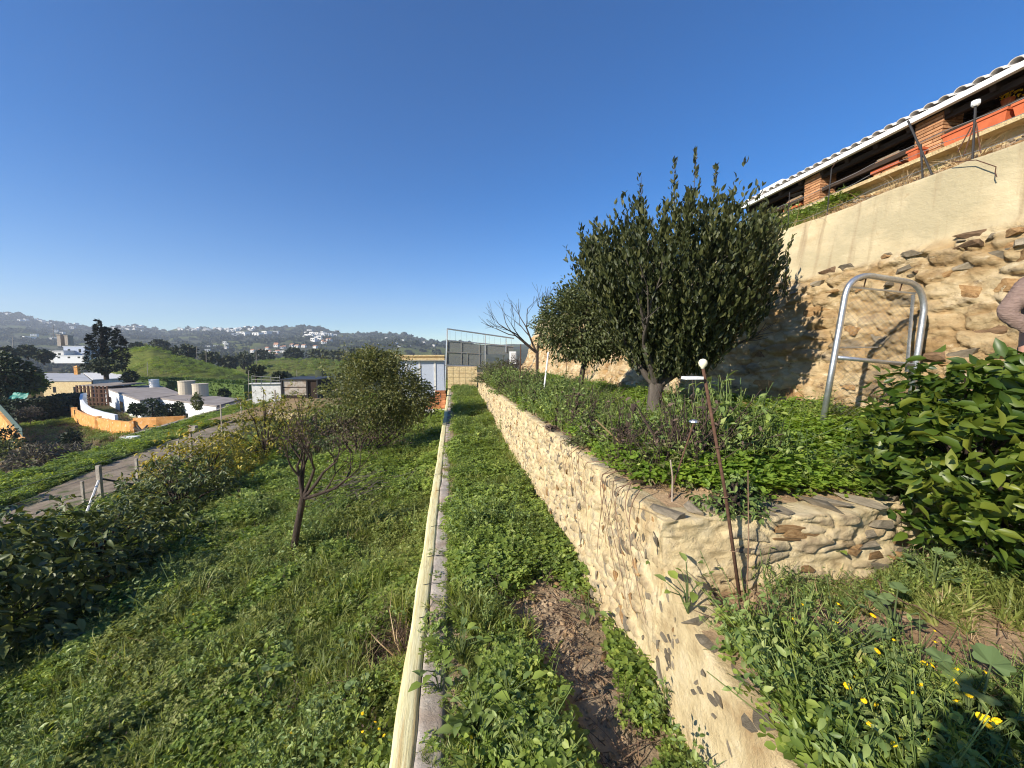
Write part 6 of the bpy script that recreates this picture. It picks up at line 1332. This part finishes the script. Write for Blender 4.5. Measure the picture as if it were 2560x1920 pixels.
for (x, yb, yt, lab) in ((83, 938, 918, 'orange gate pillar beside a green tree'), (193, 930, 914, 'yellow pointed pillar beyond the flat roofed building')):
    y = 86; a, b = aty(x, yb, y), aty(x, yt, y); t = thing('gate_pillar', lab, 'pillar', tuple(a)); hh = b.z - a.z; MB().box(-.3, .3, -.3, .3, -.5, hh * .75).build('shaft', M['orangewall'], t); MB().hexa([(-.4, -.4, hh * .75), (.4, -.4, hh * .75), (.4, .4, hh * .75), (-.4, .4, hh * .75), (-.05, -.05, hh), (.05, -.05, hh), (.05, .05, hh), (-.05, .05, hh)]).build('cap', M['orangewall'], t)

# sheds and gate at the end of the road
bx = box_house('car_shelter', 'dark open shed of grey boards with flat roof at the road end', 708, 794, 992, 948, 44, 5, M['darkwood'], M['dark_metal'], 0, None, .12, 'shed')
a, b = aty(708, 992, 44), aty(794, 950, 44); wd_ = (b.x - a.x) / 2
for k in range(2): MB().box(-wd_ + .12, wd_ * .35, -.06, -.005, .15 + .9 * k, .95 + .9 * k).build('panel', M['concrete'], bx)
for x in (-wd_, wd_ * .42, wd_): MB().box(x - .06, x + .06, -.16, -.04, -.3, b.z - a.z - .02).build('post', M['dark_metal'], bx)
box_house('gate_wall', 'whitish concrete wall block with railing beside the dark shed', 630, 702, 982, 958, 46, .4, M['offwhite'], M['offwhite'], 0, None, .1, 'wall')
t = thing('railing', 'thin metal railing above the whitish concrete wall block', 'railing', tuple(aty(630, 958, 45.8))); L_ = (aty(700, 958, 45.8) - aty(630, 958, 45.8)).length
for k in range(4): MB().tube([(L_ * k / 3, 0, -.1), (L_ * k / 3, 0, .8)], .03, 5).build('post', M['wire'], t)
for z in (.4, .8): MB().tube([(0, 0, z), (L_, 0, z * .7)], .025, 5).build('rail', M['wire'], t)
for (x, yb, yt, y, lab) in ((621, 985, 925, 48, 'tall thin post left of the whitish wall block'), (742, 945, 925, 50, 'thin post rising behind the dark shed'), (640, 900, 868, 90, 'lone utility pole standing before the dark woods'), (133, 838, 814, 330, 'utility pole standing on the green slope'), (492, 888, 868, 160, 'utility pole at the edge of the bright green hill'), (515, 893, 874, 150, 'second utility pole close to the green hill edge'), (32, 865, 842, 300, 'utility pole on the far slope above the green tree'), (368, 925, 905, 110, 'pole standing on the bright green hill'), (1441, 885, 860, 60, 'thin mast behind the bushy olive tree')):
    if x > 1200: continue
    A, B_ = aty(x, yb, y), aty(x, yt, y); t = thing('utility_pole', lab, 'pole', tuple(A)); r = max(.03, y * .0006); MB().tube([(0, 0, -2), tuple(B_ - A)], [r, r * .8], 6).build('shaft', M['concrete'], t)
p = [aty(x, y, 30) for x, y in ((690, 1030), (760, 1035), (840, 1041))]
panel_wall('kerb', 'low ochre kerb line at the edge of bare earth near the shed', 'kerb', [tuple(q)[:2] for q in p], .22, M['mortar'], [q.z - .2 for q in p])
sheet('earth_bank', np.linspace(-17.5, -8.5, 20), np.linspace(30.3, 43.6, 20), lambda X, Y: -2.45 + .55 * np.exp(-((X + 12.0) / 2.6) ** 2 - ((Y - 37) / 4) ** 2) + .12 * (fbm(X * .8, Y * .8, 0, 3, 171) - .5) + .16, surf('ochre_earth', [(0.3, (.20, .13, .06)), (0.7, (.36, .25, .12))], scale=1.2, bump=.6, bscale=8))

# enclosure and pale building at the end of the path
EN = thing('wire_enclosure', 'grey steel framed enclosure with shade netting on a low block wall at the path end', 'enclosure', (0, 26, 0))
g = lambda x, y: aty(x, y, 26) - Vector((0, 26, 0))
MB().box(-.40, 1.55, -.12, .12, .1, 1.60).build('block_wall', M['brickmortar'], EN)
for r in range(6):
    for c in range(5):
        o = MB().box(-.40 + c * .39 + (.0 if r % 2 else .0) + .008, -.40 + (c + 1) * .39 - .008, -.155, -.122, .15 + r * .24 + .008, .15 + (r + 1) * .24 - .008).build('block', M['mortar'], EN)
for (a, b, r) in (((1118, 822), (1112, 1000), .05), ((1118, 822), (1285, 846), .045), ((1118, 851), (1285, 866), .04), ((1114, 880), (1200, 884), .03), ((1112, 913), (1200, 917), .05), ((1213, 838), (1213, 915), .035), ((1265, 846), (1265, 880), .035), ((1153, 857), (1153, 912), .022), ((1168, 884), (1168, 914), .018), ((1198, 860), (1198, 912), .022)):
    A, B_ = g(*a), g(*b); MB().tube([A, B_], r, 6).build('frame_tube', M['galv'] if r > .03 else M['wire'], EN)
for k, (q, dy) in enumerate((([(1119, 853), (1152, 856), (1152, 880), (1119, 879)], .06), ([(1154, 857), (1212, 862), (1212, 884), (1154, 881)], .06), ([(1116, 881), (1167, 884), (1167, 912), (1116, 911)], .05), ([(1169, 884), (1212, 887), (1212, 914), (1169, 913)], .05), ([(1214, 862), (1284, 868), (1284, 886), (1214, 886)], .06))):
    c = [g(*x) + Vector((0, dy, 0)) for x in q]; MB().add(c + [p + Vector((0, .01, 0)) for p in c], [(0, 1, 2, 3), (7, 6, 5, 4), (0, 4, 5, 1), (1, 5, 6, 2), (2, 6, 7, 3), (3, 7, 4, 0)]).build('net_panel', M['meshgrey'], EN)
t = thing('mesh_fence', 'thin wire mesh rising above the enclosure roof', 'fence', (0, 26.3, 0))
for x in range(1125, 1285, 14): MB().tube([aty(x, 851 - (x - 1285) * -.09 * 0 + (x - 1118) * .08, 26.3) - Vector((0, 26.3, 0)), aty(x, 826 + (x - 1118) * .14, 26.3) - Vector((0, 26.3, 0))], .008, 4).build('wire', M['wire'], t)
PBD = thing('pale_shed', 'pale shed wall, its shade painted as blue grey, under a cream ledge at the end of the orchard', 'shed', (-2.2, 26.4, 0))
MB().box(-1.5, 1.55, 0, .3, -1.6, 1.98).build('wall', M['bluepanel'], PBD)  # white panels coloured blue grey, with their shadow tone painted in
for x in (-.9, -.05, .95): MB().box(x - .06, x + .06, -.045, -.003, -1.6, 1.96).build('joint_strip', M['offwhite'], PBD)
MB().box(-1.6, 1.6, -.25, .5, 2.0, 2.13).build('ledge', M['mortar'], PBD); MB().box(-1.6, 1.6, -.02, .5, 2.135, 2.26).build('upper_ledge', M['mortar'], PBD); MB().box(-1.6, 1.6, -.12, .5, 2.265, 2.36).build('coping', M['mortar'], PBD)
MB().box(-1.45, 1.5, .32, 6, -1.6, 1.9).build('body', M['offwhite'], PBD)
bp = thing('brick_stack', 'small heap of orange hollow bricks at the orchard end beside the cream wall', 'brick stack', (-.95, 22, -.85)); HB = MB().box(-.14, .14, -.07, .07, -.065, .065).mesh('brick', M['brick'])
BO = surf('hollow_brick', [(0.3, (.30, .11, .05)), (0.55, (.44, .18, .085)), (0.8, (.56, .28, .15))], scale=9, bump=0.3, coord='obj', rnd=0.4); HB.materials.clear(); HB.materials.append(BO)
for r in range(9):
    for c in range(max(1, 4 - r // 3)):
        for q in range(2):
            o = link('brick', HB, bp); o.location = (.34 - c * .29 + random.uniform(-.03, .03), q * .16 + random.uniform(-.02, .02), .07 + r * .134); o.rotation_euler = (0, 0, random.uniform(-.15, .15))
WB = MB().box(-.2, .2, -.1, .1, -.09, .09).mesh('block', M['offwhite'])
for c in range(3): o = link('block', WB, bp); o.location = (.3 - c * .42, -.25, .10); o.rotation_euler = (0, 0, random.uniform(-.2, .2))
t = thing('white_box', 'small white meter cabinet on the terrace behind the bare tree', 'cabinet', tuple(aty(1282, 895, 20))); MB().box(-.16, .16, -.1, .1, -.3, .34).build('body', M['white'], t); MB().box(-.12, .12, -.115, -.103, -.22, .28).build('door', M['offwhite'], t)

# ------------------------------------------------------------------ trees, hedges and bushes in the valley
def tree_at(name, label, px, pb, pt, wpx, Y, mat, n, ln, trunk=.12, shape=.5, low=.12, group=None, cat='tree', wd=.6):
    A, B_ = aty(px, pb, Y), aty(px, pt, Y); W = (aty(px + wpx / 2, pb, Y) - A).length; H = B_.z - A.z
    mb = MB(); mb.tube([(0, 0, -1), (0, 0, H * .3), (0, 0, H * .75)], [W * trunk, W * trunk * .8, W * trunk * .2], 7, cap=False)
    P, D = ellipsoid_pts(n, (A.x, A.y, A.z + H * (low + (1 - low) / 2)), (W, W * .9, H * (1 - low) / 2 * 1.05), shape)
    return crown_tree(name, label, tuple(A), .1, mb, P, D, ln, wd, mat, M['bark_brown'], cat, group, spread=.6, up=.45, simple=True, droop=.2)
# tall conifer
Y = 82; A = aty(262, 925, Y); mb = MB(); mb.tube([(0, 0, -1), (0, 0, 4), (0, 0, 9)], [.5, .4, .1], 8, cap=False); P, D = [], []
for (px, pt, wpx, n) in ((243, 800, 52, 2300), (268, 812, 46, 1700), (292, 822, 54, 1700), (222, 838, 30, 900), (308, 842, 26, 800)):
    top = aty(px, pt, Y + rng.uniform(-1, 1)); W = (aty(px + wpx / 2, pt, Y) - aty(px, pt, Y)).length; zb = aty(px, 905, Y).z
    for k in range(n // 18):
        u = rng.uniform(0, 1) ** .8; z = top.z - u * (top.z - zb); r = W * (.03 + .97 * u ** .85) * rng.uniform(.5, 1.15); a = rng.uniform(0, 6.283); d = np.array([math.cos(a), math.sin(a), rng.uniform(-.15, .55)])
        for q in range(18):
            f = rng.uniform(.25, 1); P.append(np.array([top.x, top.y, z]) + d * r * f + rng.normal(0, .10, 3)); D.append(d + rng.normal(0, .3, 3))
crown_tree('conifer_tree', 'tall dark ragged conifer towering over the flat roofs', tuple(A), .5, mb, np.array(P), np.array(D), .42, .38, M['cypress'], M['bark_brown'], spread=.2, up=.3, simple=True, droop=.1)
tree_at('round_tree', 'large dark green tree at the edge of the picture above the turquoise tarp', 25, 1010, 888, 120, 62, M['darkhedge'], 3200, .55)
tree_at('round_tree', 'lighter green bushy tree behind the turquoise tarp', 85, 990, 930, 62, 66, M['hedge'], 1300, .45)
tree_at('scrub_tree', 'dark scrubby tree at the foot of the tall conifer', 265, 935, 898, 100, 78, M['scrub'], 1500, .5)
tree_at('scrub_tree', 'dark rounded tree beside the clipped hedge, near the small white tank', 325, 962, 928, 36, 84, M['darkhedge'], 800, .45)
for (px, pb, pt, w, lab) in ((382, 1045, 998, 52, 'dark bush against the white wall corner of the house'), (342, 1038, 1010, 34, 'small dark bush by the house door'), (425, 1045, 1012, 44, 'low dark bush between the house and its annex'), (455, 1040, 1005, 40, 'dark umbrella shaped bush before the annex'), (560, 1000, 972, 26, 'round dark bush beside the pair of water tanks')):
    tree_at('dark_bush', lab, px, pb, pt, w, 56 if px < 550 else 70, M['darkhedge'], 600, .35, group='dark bushes round the white house', cat='bush')
tree_at('young_tree', 'slender pale tree with whitewashed trunk before the annex', 496, 1050, 985, 22, 44, M['olive'], 400, .28, trunk=.05, low=.35)
MB().tube([aty(496, 1050, 43.9) - Vector((0, 0, .3)), aty(496, 1018, 43.9)], .10, 7)
t = bare_tree('pollarded_tree', 'whitewashed pollarded tree with forked stubs before the orange wall', tuple(aty(355, 1092, 42) - Vector((0, 0, .2))), ((-1, 0, .6), (-.7, .2, .9), (.8, 0, .7), (1.1, 0, .5)), .17, .75, 0, M['bark_grey'], 5, .75, bend=.1, spread=.4)
for (px, pb, pt, w, Y, mat, lab) in ((95, 1195, 1112, 150, 27, 'drybush', 'wide grey leafless bush at the edge of the rough field'), (185, 1175, 1118, 120, 28, 'drybush', 'grey green bush joined to the wide leafless one'), (180, 1118, 1078, 44, 38, 'darkhedge', 'small dark bush alone in the rough field'), (15, 1125, 1070, 70, 34, 'darkhedge', 'dark bush covering the end of the straight orange wall'), (25, 1150, 1100, 80, 32, 'olive', 'olive green bush under the straight orange wall'), (75, 1042, 1018, 60, 56, 'drybush', 'brown dry shrub in the far part of the rough field')):
    tree_at('field_bush', lab, px, pb, pt, w, Y, M[mat], 1300 if w > 100 else 600, .28, trunk=.03, low=.02, group='bushes in the rough field', cat='bush', wd=.4)
def hedge(name, label, pts, z0, z1, w, mat, n, ln):
    t = thing(name, label, 'hedge', (0, 0, 0)); P, D = [], []
    P3 = [Vector(p) for p in pts]
    for k in range(n):
        u = rng.uniform(0, len(P3) - 1); i = int(u); q = P3[i].lerp(P3[i + 1], u - i); d = (P3[i + 1] - P3[i]).normalized(); nn = Vector((-d.y, d.x, 0)); s = rng.uniform(-1, 1); v = rng.uniform(0, 1)
        if rng.random() < .5: s = math.copysign(1, s)
        else: v = 1
        p = q + nn * s * w / 2 * (1 + .1 * rng.normal()); P.append((p.x, p.y, z0 + (z1 - z0) * v + rng.normal(0, .08))); D.append((nn.x * s, nn.y * s, v))
    foliage('foliage', np.array(P), np.array(D), ln, .7, mat, t, spread=.7, simple=True, up=.4)
    mb = MB()
    for a, b in zip(P3[:-1], P3[1:]): mb.bar(Vector((a.x, a.y, (z0 + z1) / 2 - .15)), Vector((b.x, b.y, (z0 + z1) / 2 - .15)), w * .86, (z1 - z0) * .9)
    mb.build('core', mat, t)
hedge('clipped_hedge', 'long bright green clipped hedge behind the white house and its water tanks', [aty(338, 960, 92), aty(430, 965, 88), aty(540, 975, 82), aty(622, 990, 74)], -7.2, -2.6, 1.6, M['hedge'], 6500, .32)
hedge('dark_hedge', 'dark curved hedge casting shade on the rough field', [aty(-30, 1025, 60), aty(60, 1022, 60), aty(130, 1010, 63), aty(188, 985, 70)], -7.0, -3.9, 2.2, M['darkhedge'], 4500, .38)
t = thing('tarp', 'crumpled turquoise tarpaulin under the large dark tree', 'tarp', tuple(aty(42, 985, 57))); X, Yg = np.meshgrid(np.linspace(-.9, .9, 14), np.linspace(0, 1, 8), indexing='ij'); Zg = Yg * .7 + .35 * (fbm(X * 2, Yg * 3, 0, 3, 8) - .5); V = np.stack([X, .5 * Yg + .5 * (fbm(X * 3, Yg * 3, 1, 3, 9) - .5), Zg - .6], -1).reshape(-1, 3)
i = np.arange(13)[:, None] * 8 + np.arange(7)[None, :]; link('sheet', np_mesh('sheet', V, [np.stack([i, i + 8, i + 9, i + 1], -1).reshape(-1, 4)], [M['tarp']], smooth=True), t)

# rough field cover, valley scrub, woods on the hills
def far_pts(n, px0, px1, v0, v1, mask, seed, pw=1.6):
    rg = np.random.default_rng(seed); px = rg.uniform(px0, px1, n); v = v0 + (v1 - v0) * rg.uniform(0, 1, n) ** pw; u = (px - 1280) / FPX * v * math.cos(PITCH)
    X, Y = u * cy + v * sy, -u * sy + v * cy; Z, g1, g2, vv, pp = h_far(X, Y); k = rg.uniform(0, 1, n) < mask(X, Y, v, px, g1 + g2); return np.stack([X, Y, Z], 1)[k], v[k]
P, v = far_pts(7000, -150, 420, 24, 62, lambda X, Y, v, px, g: ((X < e3(Y) - .8)) * (.15 + .85 * sstep(.45, .6, fbm(X * .25, Y * .25, 0, 3, 181))), 5, 1.0); scatter('field_weeds', 'rough weeds over the field below the road', 'cloverp', P, 2.4, .2)
P, v = far_pts(3500, -150, 420, 24, 62, lambda X, Y, v, px, g: ((X < e3(Y) - .8)) * (.2 + .8 * sstep(.5, .6, fbm(X * .25, Y * .25, 5, 3, 182))), 6, 1.0); scatter('field_dry_grass', 'dry brown grass over the field below the road', 'strawp', P, 2.2, .4)
P, v = far_pts(5200, -300, 1180, 105, 420, lambda X, Y, v, px, g: (g < .10) * (.12 + .88 * sstep(.44, .56, fbm(X / 38, Y / 38, 0, 3, 191))), 7, 1.2); scatter('valley_scrub', 'dark scrub and small trees filling the valley', 'scrubp', P, 3.6 + v * .006, .1)
P, v = far_pts(9000, -300, 1180, 420, 1750, lambda X, Y, v, px, g: .08 + .92 * sstep(.46, .60, fbm(X / 85, Y / 85, 0, 4, 193)), 8, 1.1); scatter('hillside_trees', 'trees and scrub dotted over the far hills', 'scrubp', P, 6.5 + v * .003, .1)
P, v = far_pts(1600, 520, 900, 240, 420, lambda X, Y, v, px, g: (g < .1) * .95, 9, 1.0); scatter('valley_wood', 'dark wood behind the green hills', 'scrubp', P, 7.5, .1)
def mid_trees():
    spec = [(430, 905, 870, 60, 150), (470, 893, 865, 50, 170), (525, 912, 880, 60, 165), (570, 925, 893, 60, 175), (610, 918, 885, 60, 190), (660, 905, 878, 60, 240), (735, 900, 872, 60, 250), (800, 905, 872, 70, 260), (845, 910, 875, 70, 250), (890, 905, 872, 60, 255), (20, 905, 870, 60, 140), (70, 893, 868, 50, 160), (110, 905, 878, 50, 150), (345, 880, 860, 46, 210), (400, 872, 852, 44, 240), (700, 955, 930, 40, 60), (640, 945, 915, 50, 75)]
    lab = ['at the right foot of the bright green hill', 'behind the crest of the bright green hill', 'standing below the bright green hill slope', 'between the two green hills', 'just left of the smaller green hill', 'on the crest line behind the smaller green hill', 'behind the middle of the smaller green hill', 'at the far end of the smaller green hill', 'seen beside the top of the bushy olive tree', 'hidden mostly by the bushy olive tree', 'above the large dark tree at the picture edge', 'near the villas on their open side', 'directly before the villa windows', 'just beyond the tall conifer', 'above the bright green hill top', 'behind the dark shed', 'behind the whitish wall block']
    for (px, pb, pt, w, Y), l in zip(spec, lab): tree_at('valley_tree', 'dark round valley tree ' + l, px, pb, pt, w * .8, Y, M['scrub'], 420, Y * .0075, group='dark trees in the valley', wd=.8)
mid_trees()

# ------------------------------------------------------------------ white houses scattered over the hills
def ground_hit(px, py):
    vs = np.concatenate([np.arange(260, 1760, 6.0)]); u = (px - 1280) / FPX * vs * math.cos(PITCH); X, Y = u * cy + vs * sy, -u * sy + vs * cy
    Z = h_far(X, Y)[0]; _, yy = (0, 960 - FPX * ((Z - CAMZ) * math.cos(PITCH) + vs * math.sin(PITCH)) / (vs * math.cos(PITCH) - (Z - CAMZ) * math.sin(PITCH)))
    k = np.argmax(yy <= py) if (yy <= py).any() else len(vs) - 2
    return X[k], Y[k], Z[k], vs[k]
HBX = {}
def far_house(px, py, wpx, hpx, red, label, group):
    X, Y, Z, v = ground_hit(px, py); s = v / FPX; w, h, d = wpx * s, hpx * s, max(6, wpx * s * .8)
    if red not in HBX:
        m1 = MB().box(-.5, .5, -.5, .5, -1.2, 1); m1 = m1.mesh('house_wall', M['farwall']); m2 = MB()
        if red: m2.add([(-.55, -.55, 1.002), (.55, -.55, 1.002), (.55, .55, 1.002), (-.55, .55, 1.002), (-.5, 0, 1.5), (.5, 0, 1.5)], [(0, 3, 2, 1), (0, 1, 5, 4), (2, 3, 4, 5), (1, 2, 5), (3, 0, 4)])
        else: m2.box(-.52, .52, -.52, .52, 1.002, 1.08)
        HBX[red] = (m1, m2.mesh('house_roof', M['farroof'] if red else M['farwall']), MB().box(-.32, -.12, -.51, -.48, .35, .75).box(.12, .32, -.51, -.48, .35, .75).mesh('house_windows', M['glassdark']))
    t = thing('hillside_house', label, 'house', (X, Y, Z), -YAW + rng.uniform(-.5, .5), group)
    for nm, me in zip(('wall', 'roof', 'window'), HBX[red]):
        o = link(nm, me, t); o.scale = (w, d, h)
CL = [(14, 60, 782, 792, 5, 7, 4, 0, 'white house on the skyline at the picture edge'), (55, 100, 800, 808, 6, 10, 4, 0, 'long white house on the high slope left of the conifer'), (110, 200, 806, 822, 14, 7, 4, 0, 'white house in the town strip left of the conifer top'), (285, 360, 816, 832, 20, 6, 4, 0, 'white house in the town on the ridge right of the conifer'), (445, 500, 822, 832, 14, 6, 5, 0, 'white house on the ridge dip'), (500, 640, 822, 832, 26, 6, 5, 0, 'white town house along the middle ridge'), (590, 625, 833, 840, 3, 18, 7, 0, 'large white block below the middle ridge'), (645, 690, 833, 840, 3, 18, 7, 0, 'large white block right below the ridge end'), (760, 845, 832, 845, 16, 9, 6, 0, 'white house in the terrace of houses under the round hill'), (762, 805, 845, 855, 9, 10, 7, 0, 'bright white house in the cluster below the round hill'), (805, 835, 852, 862, 6, 8, 5, 1, 'red roofed house beside the bright white cluster'), (690, 790, 862, 876, 9, 8, 5, 1, 'red roofed house scattered on the lower slope'), (520, 580, 858, 880, 8, 8, 5, 0, 'white house on the lower slope above the woods'), (585, 740, 876, 892, 12, 9, 5, 1, 'red roofed villa among woods in the valley'), (640, 740, 884, 894, 5, 14, 5, 0, 'white villa among woods in the valley'), (415, 480, 862, 872, 5, 9, 4, 0, 'pale house on the slope above the bright green hill'), (930, 1090, 845, 868, 9, 5, 3, 0, 'tiny pale house on the hill beyond the pale shed'), (60, 190, 828, 850, 7, 9, 4, 0, 'pale house on the slope behind the concrete towers')]
for (x0, x1, y0, y1, n, w, hh, red, lab) in CL:
    for k in range(n): far_house(rng.uniform(x0, x1), rng.uniform(y0, y1), w * rng.uniform(.7, 1.4), hh * rng.uniform(.8, 1.3), red, lab, 'houses: ' + lab)

# ------------------------------------------------------------------ air
hz = MB().box(-3200, 2400, -400, 2900, -90, 330).build('haze', None); hz['kind'] = 'stuff'; hz['label'] = 'thin bluish air over the valley and hills'
m = bpy.data.materials.new('haze_air'); m.use_nodes = True; N = m.node_tree.nodes; N.clear()
pv = N.new('ShaderNodeVolumePrincipled'); ou = N.new('ShaderNodeOutputMaterial'); pv.inputs['Density'].default_value = 0.00025; pv.inputs['Color'].default_value = (.80, .88, 1.0, 1); pv.inputs['Anisotropy'].default_value = .1
m.node_tree.links.new(pv.outputs[0], ou.inputs['Volume']); hz.data.materials.append(m)

P, v = far_pts(9000, 180, 950, 84, 245, lambda X, Y, v, px, g: (g > .25) * (.15 + .85 * sstep(.4, .6, fbm(X / 9, Y / 9, 0, 3, 197))), 12, 1.0); scatter('hill_grass', 'rough grass on the bright green hills', 'cloverp', P, 3.2 + v * .012, .2)
